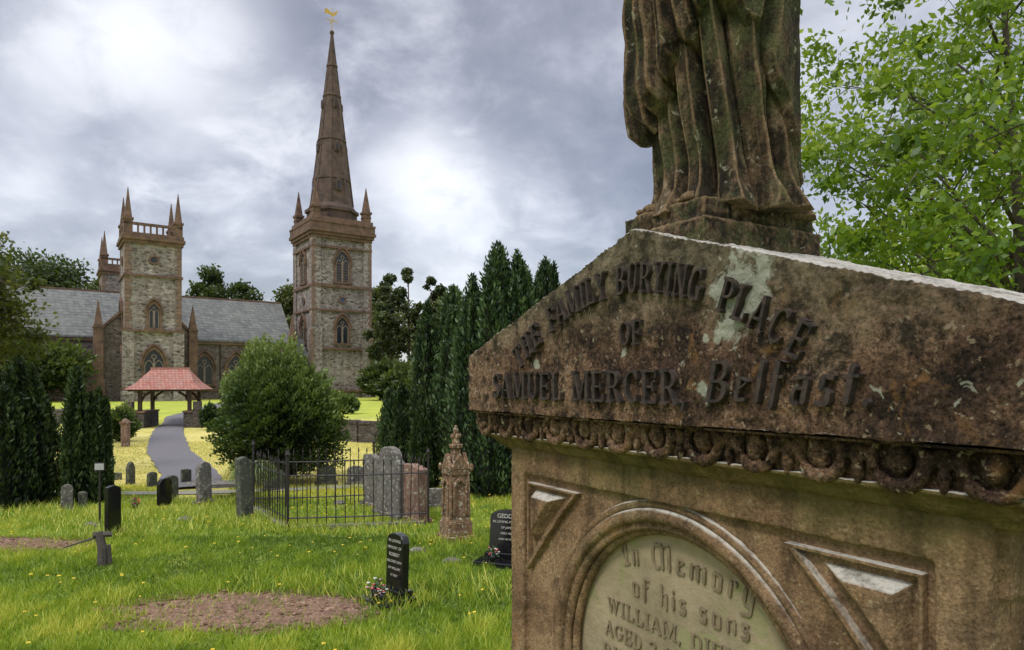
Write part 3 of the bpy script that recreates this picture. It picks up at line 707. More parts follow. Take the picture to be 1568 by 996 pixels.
yew('irish_yew_tree',at(118,15.4),2.85,.45,5,17000,.042,F_yew,97,.7)
yew('irish_yew_tree',at(152,15.6),2.3,.38,4,12000,.042,F_yew,99,.7)
yew('irish_yew_tree',at(1000,22),5.5,1.2,6,18000,.06,F_yew,98)
# ------------------------------------------------------------ grass blades
np.random.seed(3)
def soil_mask(x,y):
    P=np.stack([x,y,np.zeros_like(x)],-1); w=.45*psn(P,3.0,5)+.35*psn(P,8,6)+.2*psn(P,19,7)
    d1=((x+3.15)/1.62)**2+((y-8.15)/.60)**2
    d2=((x+8.7)/1.6)**2+((y-11.4)/.5)**2
    return (d1*(1+w)<.85)|(d2*(1+w)<.85)
def path_mask(x,y,hw=.8):
    o=np.zeros(len(x),bool)
    for (x0,y0),(x1,y1) in zip(PATH[:-1],PATH[1:]):
        dx,dy=x1-x0,y1-y0; t=np.clip(((x-x0)*dx+(y-y0)*dy)/(dx*dx+dy*dy),0,1)
        o|=np.hypot(x-x0-t*dx,y-y0-t*dy)<hw
    return o
def blades(y0,y1,n,h,w,seed,x0=-.86,x1=.32,bias=0):
    rs=np.random.RandomState(seed)
    y=np.sqrt(rs.uniform(y0*y0,y1*y1,n)); x=y*rs.uniform(x0,x1,n)
    P=np.stack([x,y,np.zeros(n)],-1)
    keep=((~soil_mask(x,y))|(rs.rand(n)<.10+.25*(psn(P,9,31)>.45)))&(~path_mask(x,y))
    x,y,P=x[keep],y[keep],P[keep]; n=len(x)
    cl=psn(P,2.2,1); c2=psn(P,6,2); c3=psn(P,.7,4); c4=psn(P,13,9)
    hh=h*(1+.45*cl+.35*c2+.35*c4)*rs.uniform(.5,1.4,n)
    a=rs.uniform(0,6.283,n); ln=hh*rs.uniform(.2,1.0,n); b=rs.uniform(0,6.283,n)
    V=np.empty((n,3,3)); ww=w*rs.uniform(.6,1.4,n)
    V[:,0]=np.stack([x-np.cos(a)*ww/2,y-np.sin(a)*ww/2,gz(x,y)-.005],-1); V[:,1]=np.stack([x+np.cos(a)*ww/2,y+np.sin(a)*ww/2,gz(x,y)-.005],-1)
    V[:,2]=np.stack([x+np.cos(b)*ln,y+np.sin(b)*ln,gz(x,y)+hh],-1)
    sh=np.clip(.42+.28*cl+.22*c2+.30*c3+.14*c4+rs.uniform(-.28,.28,n)+bias,0,1)
    return V.reshape(-1,3),sh
A=[blades(3.2,7,120000,.075,.011,1),blades(7,12,120000,.075,.015,2),blades(12,18,75000,.06,.022,3,bias=.1)]
F_grass=foliage_mat('grass_blades',(.065,.13,.012),(.29,.41,.028),(.66,.62,.10),.35)
F_dry=foliage_mat('dry_grass_blades',(.30,.32,.05),(.62,.56,.14),(.85,.74,.28),.3,(.6,.55,.1))
fastmesh('grass',np.concatenate([a[0] for a in A]),3,[F_grass],np.concatenate([a[1] for a in A]))
A=blades(17,32,60000,.04,.03,4); fastmesh('dry_grass',A[0],3,[F_dry],A[1])
rs=np.random.RandomState(21); Vs=[];Sh=[]
for (wx,wy,wr,k) in [(*G(230,800),1.6,1500),(*G(385,800),.7,900),(*G(290,790),1.0,900),(*G(440,812),.5,500),(*G(550,812),.9,700),(*G(690,832),.4,500),(*G(610,925),.35,300),(*G(500,900),.9,400),(*G(750,905),.9,500),(*G(175,822),.5,400),(*G(330,770),.8,700),(*G(60,785),1.2,700)]:
    q=np.sqrt(rs.rand(k))*wr; a=rs.uniform(0,6.283,k); x=wx+q*np.cos(a)*1.5; y=wy+q*np.sin(a)*.6
    hh=rs.uniform(.08,.22,k); b=rs.uniform(0,6.283,k); ln=hh*rs.uniform(.3,1.0,k); w=.016
    V=np.empty((k,3,3)); V[:,0]=np.stack([x-w/2,y,0*x],-1);V[:,1]=np.stack([x+w/2,y+.004,0*x],-1);V[:,2]=np.stack([x+np.cos(b)*ln,y+np.sin(b)*ln,hh],-1)
    Vs.append(V.reshape(-1,3)); Sh.append(rs.uniform(.2,1,k))
fastmesh('tall_weeds',np.concatenate(Vs),3,[F_grass],np.concatenate(Sh))
M_soil=oldstone('bare_soil',(.08,.045,.028),(.25,.145,.088),(.36,.25,.16),11)
def soil(name,cx,cy,rx,ry,seed):
    m=MB(); nr,na=24,90; vs=[(cx,cy,.03)]; fs=[]
    for i in range(1,nr+1):
        for j in range(na):
            a=2*math.pi*j/na; k=i/nr*(1+.2*noise.noise((math.cos(a)*2,math.sin(a)*2,seed))+.08*noise.noise((math.cos(a)*7,math.sin(a)*7,seed)))
            x=cx+rx*k*math.cos(a); y=cy+ry*k*math.sin(a)
            vs.append((x,y,(.022+.022*noise.noise((x*6,y*6,0))+.018*noise.noise((x*19,y*19,0)))*(1-(i/nr)**4)+.002))
    for j in range(na): fs.append((0,1+j,1+(j+1)%na))
    for i in range(nr-1):
        for j in range(na): fs.append((1+i*na+j,1+(i+1)*na+j,1+(i+1)*na+(j+1)%na,1+i*na+(j+1)%na))
    rs=random.Random(seed)
    for k in range(300):
        a=rs.uniform(0,6.28);q=math.sqrt(rs.random()); s=rs.uniform(.006,.026)
        x=cx+rx*q*math.cos(a);y=cy+ry*q*math.sin(a); m.ell((x,y,.025),(s*1.3,s,s*.7),6,4)
    m.add(vs,fs); m.obj(name,[M_soil],None,True)
soil('bare_soil_patch',-3.15,8.15,1.85,.78,2); soil('bare_soil_patch',-8.7,11.4,1.8,.62,5)
rs=np.random.RandomState(8); nfl=650
y=np.sqrt(rs.uniform(16,20*20,nfl)); x=y*rs.uniform(-.8,.1,nfl); ok=(~soil_mask(x,y))&(psn(np.stack([x,y,0*x],-1),1.2,77)>-.15); x,y=x[ok],y[ok]; nfl=len(x)
V=np.empty((nfl,6,3)); rad=rs.uniform(.012,.024,nfl); hz=rs.uniform(.07,.13,nfl)
for k in range(6):
    V[:,k]=np.stack([x+rad*np.cos(k*1.047),y+rad*np.sin(k*1.047),hz+gz(x,y)+.012*((k%2))],-1)
fastmesh('buttercup_flowers',V.reshape(-1,3),6,[simple('yellow_petals',(.85,.62,.03),.6)])
# ------------------------------------------------------------ graves
def headstone(name,px_,py_,w,h,t,rz,mat,style='round',lean=0,plinth=True):
    x,y=G(px_,py_); e=empty(name,(x,y,0),rz); m=MB(); hw=w/2
    P=lambda s,z,d:(s,-t/2+d+ (z*lean),z)
    if style=='round': pts=[(-hw,-.1),(hw,-.1),(hw,h*.8)]+[(hw*math.cos(a),h*.8+h*.2*math.sin(a)) for a in np.linspace(.2,2.94,9)]+[(-hw,h*.8)]
    elif style=='gothic': pts=[(-hw,-.1),(hw,-.1),(hw,h*.7),(hw*.55,h*.9),(0,h),(-hw*.55,h*.9),(-hw,h*.7)]
    elif style=='ogee': pts=[(-hw,-.1),(hw,-.1),(hw,h*.78),(hw*.75,h*.82),(hw*.7,h*.88)]+[(hw*.7*math.cos(a),h*.88+h*.12*math.sin(a)) for a in np.linspace(.2,2.94,7)]+[(-hw*.7,h*.88),(-hw*.75,h*.82),(-hw,h*.78)]
    else: pts=[(-hw,-.1),(hw,-.1),(hw*1.0,h*.93),(0,h),(-hw,h*.97)]
    m.poly(P,pts,0,t)
    o=m.obj('slab',[mat],e); bv=o.modifiers.new('b','BEVEL'); bv.width=min(.015,t*.15); bv.segments=2
    if plinth:
        q=MB(); q.box(-hw-.06,hw+.06,-t/2-.06,t/2+.06,-.1,.08); q.obj('plinth',[mat],e)
    return e
R=math.radians
headstone('headstone',313,772,.34,.95,.12,R(66),M_head,'round',.03)
headstone('headstone',376,797,.32,1.26,.14,R(66),M_head3,'flat',.05,False)
headstone('headstone',8,778,.24,.46,.1,R(20),M_head2,'round')
headstone('headstone',103,781,.22,.55,.1,R(30),M_head,'round',-.04,False)
headstone('headstone',127,778,.16,.36,.1,R(-10),M_head3,'flat',0,False)
headstone('headstone',200,742,.25,.62,.1,R(78),M_head3,'gothic',0,False)
headstone('black_granite_slab',173,820,.30,.9,.09,R(78),M_black,'flat',.0)
headstone('headstone',252,775,.36,.62,.09,R(74),M_black,'round',0,False)
headstone('headstone',262,768,.36,.6,.09,R(70),M_head3,'round',0,False)
headstone('headstone',233,746,.26,.40,.09,R(66),M_head3,'round',0,False)
headstone('headstone',285,742,.26,.42,.09,R(50),M_head3,'flat',0,False)
headstone('headstone',178,735,.26,.2,.2,R(20),M_head3,'flat',0,False)
headstone('headstone',665,777,.5,.42,.1,R(10),M_head,'round')
headstone('headstone',420,752,.5,.55,.12,R(40),M_head3,'round')
x,y=G(345,762); e=empty('table_tomb',(x,y,0),R(15)); m=MB(); m.box(-.55,.55,-.35,.35,.28,.36); 
for sx_ in(-.45,.35):
    for sy_ in(-.27,.19): m.box(sx_,sx_+.1,sy_,sy_+.1,-.05,.28)
m.obj('slab_and_legs',[M_head],e)
for i,(px_,py_) in enumerate(((692,862),(283,797),(140,806),(640,846),(520,772))):
    x,y=G(px_,py_); m=MB(); m.ell((x,y,.0),(.16,.10,.085),10,6); o=m.obj('field_stone',[M_head],None,True)
x,y=G(157,866); e=empty('leaning_wooden_stump',(x,y,0),R(25)); m=MB()
m.tube([(0,0,-.1),(.0,0,.25),(-.05,.02,.5)],[.07,.065,.055],8); m.tube([(.1,0,-.05),(.07,0,.3)],[.04,.04],6); m.tube([(-.02,0,.44),(-.5,.05,.3)],[.02,.01],5); m.tube([(.12,.02,.45),(-.12,.02,.46)],[.04,.05],6); m.obj('stump',[simple('grey_weathered_wood',(.10,.085,.07),.9,nscale=20)],e)
x,y=G(153,806); e=empty('marker_post',(x,y,0),R(10)); m=MB(); m.tube([(0,0,-.1),(0,0,1.12)],[.02,.02],8); m.box(-.09,.09,-.02,.02,1.06,1.2); m.obj('post',[M_iron],e)
m=MB(); m.box(-.08,.08,-.026,-.021,1.07,1.19); m.obj('plate',[simple('pale_plate',(.5,.5,.48),.6)],e)
x,y=G(203,684); e=empty('stone_gate_pier',(x-.3,y,0)); m=MB(); m.box(-.13,.13,-.13,.13,-.1,1.0); m.box(-.18,.18,-.18,.18,1.0,1.06); m.frustum(0,0,1.06,1.22,.2,.04,4); m.obj('pier',[M_head2],e)
random.seed(12)
for px_,py_,mt in ((500,742,M_head3),(545,742,M_head)):
    headstone('headstone',px_,py_,.45,.5,.12,R(random.uniform(10,40)),mt,'round')
Ax,Ay=G(441,812); Bx,By=G(656,803); Cx,Cy=G(387,779)
Dx,Dy=Bx+(Cx-Ax),By+(Cy-Ay)
e=empty('iron_railings',(0,0,0)); m=MB()
def rail(x0,y0,x1,y1):
    L=math.hypot(x1-x0,y1-y0); k=int(L/.165)
    for i in range(k+1):
        x=x0+(x1-x0)*i/k; y=y0+(y1-y0)*i/k; main=i in(0,k)
        r=.022 if main else .010; hh=1.36 if main else 1.16+.02*random.random()
        dx=random.uniform(-.02,.02)
        m.tube([(x,y,0.02),(x+dx,y,hh)],[r,r],6)
        m.tube([(x+dx,y,hh),(x+dx,y,hh+.03),(x+dx,y,hh+.12)],[r,r*2.0,.002],6)
    for z in (.22,1.0):
        m.tube([(x0,y0,z),((x0+x1)/2,(y0+y1)/2,z-.02),(x1,y1,z)],[.014]*3,4)
rail(Ax,Ay,Bx,By);rail(Ax,Ay,Cx,Cy);rail(Bx,By,Dx,Dy);rail(Cx,Cy,Dx,Dy)
m.obj('bars',[M_iron],e)
q=MB()
for (x0,y0,x1,y1) in ((Ax,Ay,Bx,By),(Ax,Ay,Cx,Cy),(Bx,By,Dx,Dy)):
    d=Vector((x1-x0,y1-y0)).normalized(); nn=Vector((-d.y,d.x))*.09; d*=.085
    vs=[(p[0]+s*nn.x,p[1]+s*nn.y,z) for p in ((x0+d.x,y0+d.y),(x1-d.x,y1-d.y)) for s in(-1,1) for z in(-.05,.07)]
    q.add(vs,[(0,1,3,2),(4,6,7,5),(0,4,5,1),(2,3,7,6),(1,5,7,3)])
q.obj('kerb',[M_head],e)
headstone('round_topped_headstone',598,790,.95,1.42,.16,R(-50),M_head,'ogee')
headstone('headstone',634,797,.8,1.12,.2,R(-52),M_head2,'flat')
headstone('headstone',572,775,.7,1.15,.14,R(-50),M_head,'flat')
x,y=G(698,828); e=empty('sandstone_pillar_memorial',(x,y,0),R(28)); m=MB()
m.box(-.26,.26,-.26,.26,-.1,.12); m.box(-.22,.22,-.22,.22,.12,.34); m.frustum(0,0,.34,.42,.29,.25,4)
m.frustum(0,0,.42,1.15,.25,.22,4); m.box(-.19,.19,-.19,.19,1.15,1.24)
for a in range(4):
    ang=a*math.pi/2; dx,dy=math.cos(ang),math.sin(ang)
    P=lambda s,z,d,dx=dx,dy=dy:(dx*(.12+d)-dy*s,dy*(.12+d)+dx*s,z)
    m.poly(P,[(-.19,1.24),(.19,1.24),(0,1.52)],0,.075)
    m.band(P,[(-.13,.46),(-.13,1.0),(0,1.12),(.13,1.0),(.13,.46)],[(-.09,.46),(-.09,.96),(0,1.05),(.09,.96),(.09,.46)],0.02,.085)
    m.ell((dx*.17*1.2-dy*.17*1.2,dy*.17*1.2+dx*.17*1.2,1.27),(.035,.035,.07))
    m.tube([(dx*.17-dy*.17,dy*.17+dx*.17,.42),(dx*.16-dy*.16,dy*.16+dx*.16,1.15)],[.03,.027],8)
m.frustum(0,0,1.24,1.6,.15,.085,4); m.frustum(0,0,1.6,1.66,.12,.13,8); m.frustum(0,0,1.66,1.8,.075,.05,8)
for a in range(4): m.ell((.06*math.cos(a*1.57),.06*math.sin(a*1.57),1.8),(.04,.04,.045))
m.ell((0,0,1.88),(.045,.045,.08)); m.ell((0,0,1.96),(.028,.028,.028))
o=m.obj('pillar',[M_pillar],e); bv=o.modifiers.new('b','BEVEL'); bv.width=.012; bv.segments=2
def text(name,body,size,parent,loc,rot,mat,ext=.004,align='CENTER',off=0,bev=0):
    c=bpy.data.curves.new(name,'FONT'); c.body=body; c.size=size; c.extrude=ext; c.align_x=align; c.align_y='CENTER'; c.offset=off; c.bevel_depth=bev
    c.materials.append(mat); o=bpy.data.objects.new(name,c); COL.objects.link(o); o.parent=parent; o.location=loc; o.rotation_euler=rot; return o
def granite(px_,py_,w,h,t,rz,lean,lines,name='black_granite_headstone'):
    x,y=G(px_,py_); e=empty(name,(x,y,0),rz); m=MB(); hw=w/2
    m.box(-hw-.12,hw+.12,-.34,t+.06,-.1,.07); m.box(-hw-.05,hw+.05,-.06,t+.03,.073,.15)
    P=lambda s,z,d:(s,d+(z-.15)*lean,z)
    pts=[(-hw,.15),(hw,.15),(hw,h*.84)]+[(hw*math.cos(a)*.98,h*.84+h*.16*math.sin(a)**1.0*(.9+.1*math.cos(2*a))) for a in np.linspace(.12,3.02,10)]+[(-hw,h*.84)]
    m.poly(P,pts,0,t); o=m.obj('stone',[M_black],e); bv=o.modifiers.new('b','BEVEL'); bv.width=.006
    for i,(s_,tx) in enumerate(lines):
        z=h*.86-.085*i; text('inscription',tx,s_,e,(0,-.004+(z-.15)*lean,z),(math.pi/2-math.atan(lean),0,0),M_gilt,.001)
    return e
granite(603,920,.34,.86,.1,R(-44),.03,[(.05,'IN LOVING'),(.05,'MEMORY OF'),(.06,'ROBERT'),(.045,'BELOVED SON'),(.045,'OF WILLIAM'),(.04,'AT REST')])
granite(775,862,.56,.80,.1,R(-20),.12,[(.09,'GEDDES'),(.05,'IN LOVING MEMORY'),(.045,'OF JAMES'),(.045,'DIED 1987'),(.04,'AND HIS WIFE')])
M_red=simple('red_petals',(.5,.02,.03),.6); M_pink=simple('pink_petals',(.7,.3,.35),.6); M_white=simple('white_petals',(.75,.72,.65),.6); M_leafg=simple('stems',(.05,.12,.03),.7)
def flowers(name,x,y,z0,seed,mats,sc=1.0):
    rs=random.Random(seed); e=empty(name,(x,y,z0)); m=MB()
    m.frustum(0,0,0,.13*sc,.04*sc,.07*sc,12,0,0)
    for i in range(26):
        a=rs.uniform(0,6.28);r=rs.uniform(0,.12)*sc; zt=rs.uniform(.16,.30)*sc-r*.5
        p=(r*math.cos(a),r*math.sin(a),zt); m.tube([(0,0,.1*sc),p],[.004*sc,.003*sc],4,4)
        if i%2: 
            for k in range(5):
                b_=k*1.256; m.ell((p[0]+.014*sc*math.cos(b_),p[1]+.014*sc*math.sin(b_),p[2]),(.014*sc,.014*sc,.009*sc),6,4,1+i//2%3)
            m.ell(p,(.01*sc,.01*sc,.014*sc),6,4,3)
        else:
            M=Matrix.Rotation(a,3,'Z')@Matrix.Rotation(.7,3,'Y'); m.ell(p,(.045*sc,.015*sc,.006*sc),8,5,4,M)
    m.obj('vase_and_blooms',[M_black]+mats+[M_leafg],e,True)
x,y=G(603,920); flowers('grave_flowers',x-.2,y-.12,.07,1,[M_pink,M_red,M_white],.9)
flowers('grave_flowers',x-.10,y-.24,.07,4,[M_red,M_pink,M_white],.7)
x,y=G(775,862); flowers('grave_flowers',x-.2,y-.2,.07,2,[M_red,M_red,M_white],.8)
x,y=G(207,780); flowers('grave_flowers',x,y,0,3,[M_red,M_pink,M_red],.9)
x,y=G(372,775); e=empty('arching_sedge_plant',(x+.1,y+.35,0)); np.random.seed(9); Vs=[];Sh=[]
for i in range(520):
    a=random.uniform(0,6.283); L=random.uniform(.35,.75); hh=random.uniform(.7,1.1); w=.020
    prev=None
    for k in range(7):
        t=k/6; r=L*t; z=.25+hh*(1.9*t-1.75*t*t)
        c=np.array([math.cos(a)*r,math.sin(a)*r,z+.15]); s=np.array([-math.sin(a),math.cos(a),0])*w*(1-t*.85)
        if prev is not None: Vs+=[prev[0]-prev[1],prev[0]+prev[1],c+s,c-s]; Sh.append(random.uniform(.4,1))
        prev=(c,s)
fastmesh('fronds',np.array(Vs),4,[F_shrub],np.array(Sh),e)
# ------------------------------------------------------------ MONUMENT
K=1.3
mo=empty('family_tomb_monument',(.257*K,1.46*K,CH),math.atan2(-.8611,.5084),K)
def weather(o,vox,st,size,st2=0,size2=.02):
    r=o.modifiers.new('r','REMESH'); r.mode='VOXEL'; r.voxel_size=vox; r.use_smooth_shade=True
    t=bpy.data.textures.new('erosion','CLOUDS'); t.noise_scale=size; t.noise_depth=3
    d=o.modifiers.new('d','DISPLACE'); d.texture=t; d.strength=st; d.mid_level=.5
    if st2:
        t=bpy.data.textures.new('pitting','CLOUDS'); t.noise_scale=size2; t.noise_depth=2
        d=o.modifiers.new('d2','DISPLACE'); d.texture=t; d.strength=st2; d.mid_level=.5
DP=.51
m=MB(); P=lambda s,z,d:(s,d,z)
m.poly(P,[(-.77,-.081),(.77,-.081),(.77,.087),(0,.332),(-.77,.087)],0,DP)
o=m.obj('gabled_pediment',[M_frieze],mo); weather(o,.0045,.011,.10,.008,.02)
def ring(m,z0,z1,i0,i1,mi=0):
    m.add([(-.77+i0,i0,z0),(.77-i0,i0,z0),(.77-i0,DP-i0,z0),(-.77+i0,DP-i0,z0),(-.77+i1,i1,z1),(.77-i1,i1,z1),(.77-i1,DP-i1,z1),(-.77+i1,DP-i1,z1)],
          [(0,1,5,4),(1,2,6,5),(2,3,7,6),(3,0,4,7),(3,2,1,0),(4,5,6,7)],mi)
m=MB(); ring(m,-.150,-.08,.052,.036); ring(m,-.088,-.084,.010,.010)
m.obj('egg_band_core',[M_egg],mo)
m=MB()
prof=[(-.150,.036),(-.158,.038),(-.163,.052),(-.174,.062),(-.186,.072),(-.192,.085),(-.200,.088)]
for (za,ia),(zb,ib) in zip(prof[:-1],prof[1:]): ring(m,zb,za,ib,ia)
ring(m,-.30,-.198,.105,.105)
o=m.obj('lower_cornice',[M_die],mo); weather(o,.005,.005,.08,.003,.02)
m=MB(); pit=.128
def egg(c,ax,outn):
    M=Matrix((ax,outn,Vector((0,0,1)))).transposed()
    m.ell((c[0],c[1],c[2]+.006),(.020,.020,.028),14,10,0,M)
    pts=[]; rd=[]
    for t in np.linspace(.28*math.pi,-1.28*math.pi,20):
        pts.append(Vector(c)+ax*.040*math.cos(t)+Vector((0,0,1))*(.004+.040*math.sin(t))+outn*.004); rd.append(.0105)
    m.tube(pts,rd,8)
def dart(c,ax,outn):
    M=Matrix((ax,outn,Vector((0,0,1)))).transposed(); c=Vector(c)+outn*.002
    m.ell((c[0],c[1],c[2]-.014),(.008,.012,.026),8,6,0,M)
    m.ell((c[0],c[1],c[2]+.020),(.010,.013,.009),8,6,0,M)
    for s in(-1,1):
        q=Vector(c)+ax*s*.013+Vector((0,0,.008)); m.ell(q,(.008,.010,.012),8,6,0,M)
zc_=-.115; X1=Vector((1,0,0)); Y1=Vector((0,1,0)); hp=pit/2
k=-.77+.04; i=0
while k<.77-.03:
    (egg if i%2==0 else dart)((k,.042,zc_),X1,-Y1); 
    (egg if i%2==0 else dart)((k,DP-.042,zc_),X1,Y1); k+=hp; i+=1
k=.035+.03; i=0
while k<DP-.03:
    for xx,o_ in((.77-.042,X1),(-.77+.042,-X1)): (egg if i%2==0 else dart)((xx,k,zc_),Y1,o_)
    k+=hp; i+=1
o=m.obj('egg_and_dart_moulding',[M_egg],mo,True); weather(o,.0032,.010,.03,.005,.012)
yf=.10; DB=DP-.10; zb=-1.62; zc0=-.71; RC=.385
m=MB(); m.box(-.65,.65,yf+.045,DB,zb,-.19)
m.obj('die_core',[M_die],mo)
m=MB(); NA=120; vs=[];fs=[]
angs=sorted(set([2*math.pi*i/NA for i in range(NA)]+[math.atan2(a-zc0,b) % (2*math.pi) for a in (-.19,zb) for b in(-.65,.65)])); NN=len(angs)
def rectpt(t):
    dx,dz=math.cos(t),math.sin(t); ks=[]
    if abs(dx)>1e-9: ks.append(.65/abs(dx))
    if dz>1e-9: ks.append((-.19-zc0)/dz)
    if dz<-1e-9: ks.append((zb-zc0)/dz)
    k=min(ks); return (dx*k,zc0+dz*k)
rings=[]
for t in angs:
    r=rectpt(t); c=(RC*math.cos(t),zc0+RC*math.sin(t))
    rings.append([(r[0],yf+.06,r[1]),(r[0],yf,r[1])]+[(c[0]+(r[0]-c[0])*q,yf,c[1]+(r[1]-c[1])*q) for q in (.7,.35)]+[(c[0],yf,c[1]),(c[0],yf+.06,c[1])])
Lr=len(rings[0])
for r in rings: vs+=r
for i in range(NN):
    j=(i+1)%NN
    for k in range(Lr): fs.append((i*Lr+k,j*Lr+k,j*Lr+(k+1)%Lr,i*Lr+(k+1)%Lr))
m.add(vs,fs)
m.box(-.652,-.578,yf-.018,yf+.02,zb,-.262); m.box(.578,.652,yf-.018,yf+.02,zb,-.262); m.box(-.652,.652,yf-.018,yf+.02,-.262,-.188)
o=m.obj('face_slab',[M_die],mo); weather(o,.0045,.005,.08,.004,.015)
m=MB()
def circ(r,rad,y,sc=1): 
    pts=[(r*math.cos(t),y,zc0+r*math.sin(t)) for t in np.linspace(0,2*math.pi,97)]
    m.tube(pts,[rad]*97,8)
circ(.440,.011,yf+.002); circ(.415,.018,yf+.001); circ(.390,.011,yf+.010); circ(.378,.012,yf+.028)
m.obj('roundel_moulding',[M_die],mo,True)
m=MB(); pts=[(.384*math.cos(t),zc0+.384*math.sin(t)) for t in np.linspace(0,2*math.pi,97)[:-1]]
m.poly(lambda s,z,d:(s,d,z),pts,yf+.042,yf+.055); m.obj('inscription_roundel',[M_panel],mo)
m=MB()
def tri(sx_,sz_):
    pts=[(.560,.425),(.315,.425),(.40,.345),(.47,.27),(.560,.17)]
    cx_,cz_=.50,.365
    def sc(k): return [(sx_*(cx_+(p[0]-cx_)*k),zc0+sz_*(cz_+(p[1]-cz_)*k)) for p in pts]
    P=lambda s,z,d:(s,yf-d,z)
    m.band(P,sc(1.0),sc(.88),-.01,.018,0,True)
    a=sc(.68); b_=sc(.36); n_=5
    vs=[P(p[0],p[1],-.005) for p in a]+[P(p[0],p[1],.030) for p in b_]
    m.add(vs,[(i,(i+1)%n_,n_+(i+1)%n_,n_+i) for i in range(n_)]+[tuple(range(n_,2*n_))])
for a in(-1,1):
    for b_ in(-1,1): tri(a,b_)
o=m.obj('spandrel_panels',[M_die],mo)
bv=o.modifiers.new('b','BEVEL'); bv.width=.003; bv.segments=2
gzl=-CH/K
m=MB(); m.box(-.72,.72,.03,DP-.03,-1.70,zb+.01); m.box(-.78,.78,-.03,DP+.03,-1.88,-1.70); m.box(-.9,.9,-.15,DP+.15,gzl-.1,-1.88)
o=m.obj('stepped_base',[M_die],mo); bv=o.modifiers.new('b','BEVEL'); bv.width=.012; bv.segments=2
# ---- cut lettering: roman capitals with serifs, and a black-letter lower case
TH,TN=.185,.07
def V_(x,z0=0,z1=1,se='bt',w=TH): return ('V',x,z0,z1,se,w)
def L_(x0,z0,x1,z1,w=TN): return ('L',x0,z0,x1,z1,w)
def A_(cx,cz,rx,rz,t0,t1,w=TH): return ('A',cx,cz,rx,rz,t0,t1,w)
def K_(x,z0,z1,w=.15): return ('K',x,z0,z1,w)
RG={'T':(.95,[V_(.47,0,.93,'b'),L_(0,.96,.94,.96),L_(.04,.96,.04,.74),L_(.90,.96,.90,.74)]),
'H':(1.0,[V_(.18),V_(.82),L_(.2,.5,.8,.5)]),
'E':(.88,[V_(.2),L_(.2,.96,.82,.96),L_(.2,.5,.66,.5),L_(.2,.04,.84,.04),L_(.80,.98,.80,.76),L_(.82,.02,.82,.26),L_(.66,.38,.66,.62)]),
'F':(.84,[V_(.2),L_(.2,.96,.80,.96),L_(.2,.5,.64,.5),L_(.78,.98,.78,.76),L_(.64,.38,.64,.62)]),
'A':(1.0,[L_(.12,0,.48,1,.08),L_(.50,1,.86,0,TH),L_(.26,.33,.74,.33),L_(0,.03,.28,.03),L_(.68,.03,1.0,.03)]),
'M':(1.25,[V_(.18,w=.08),V_(1.06),L_(.18,.98,.60,.08,TH),L_(.60,.06,1.04,.98,.08)]),
'I':(.42,[V_(.21)]),
'L':(.82,[V_(.2),L_(.2,.04,.78,.04),L_(.77,.02,.77,.28)]),
'Y':(.95,[L_(.14,.98,.47,.48,TH),L_(.84,.98,.50,.48,.08),V_(.48,0,.5,'b'),L_(0,.97,.3,.97),L_(.68,.97,.98,.97)]),
'B':(.9,[V_(.2),L_(.2,.96,.46,.96),L_(.2,.51,.5,.51),L_(.2,.04,.48,.04),A_(.46,.735,.25,.225,-90,90),A_(.48,.27,.29,.23,-90,90)]),
'P':(.85,[V_(.2),L_(.2,.96,.46,.96),L_(.2,.47,.46,.47),A_(.46,.715,.27,.245,-90,90)]),
'R':(.95,[V_(.2),L_(.2,.96,.46,.96),L_(.2,.49,.5,.49),A_(.46,.725,.26,.235,-90,90),L_(.5,.48,.80,.04,.16),L_(.72,.03,.95,.03)]),
'U':(.98,[V_(.2,.32,1,'t'),V_(.80,.32,1,'t',.08),A_(.5,.34,.28,.31,180,360,.12)]),
'N':(1.0,[V_(.18,w=.08),V_(.84,w=.08),L_(.18,.97,.82,.03,TH)]),
'C':(.92,[A_(.5,.5,.38,.46,42,318),L_(.80,.98,.80,.72),L_(.80,.05,.80,.25)]),
'G':(1.0,[A_(.5,.5,.38,.46,42,318),L_(.80,.98,.80,.72),V_(.80,.04,.44,'t')]),
'O':(1.0,[A_(.5,.5,.38,.46,0,360)]),
'S':(.78,[A_(.38,.735,.24,.225,20,270,.15),A_(.38,.275,.26,.235,-160,90,.17),L_(.62,.98,.62,.74),L_(.10,.02,.10,.28)]),
'D':(.98,[V_(.2),L_(.2,.96,.45,.96),L_(.2,.04,.45,.04),A_(.45,.5,.38,.46,-90,90)]),
'W':(1.3,[L_(.12,.98,.38,.02,TH),L_(.38,.02,.64,.98,.07),L_(.60,.98,.88,.02,TH),L_(.88,.02,1.14,.98,.07),L_(0,.97,.26,.97),L_(1.02,.97,1.28,.97)]),
',':(.3,[L_(.16,.10,.08,-.16,.12)]),'.':(.3,[L_(.12,.0,.12,.14,.14)]),
'1':(.5,[V_(.25,0,1,'b'),L_(.08,.8,.25,.96)]),'8':(.8,[A_(.4,.735,.22,.225,0,360,.12),A_(.4,.27,.27,.235,0,360,.13)]),
'2':(.8,[A_(.38,.70,.26,.26,-30,170,.15),L_(.58,.55,.12,.05,.09),L_(.1,.04,.68,.04,.1)]),'0':(.9,[A_(.45,.5,.32,.46,0,360,.15)]),
'7':(.8,[L_(.08,.95,.7,.95,.09),L_(.7,.95,.3,.0,.14)]),' ':(.5,[])}
x_=.62
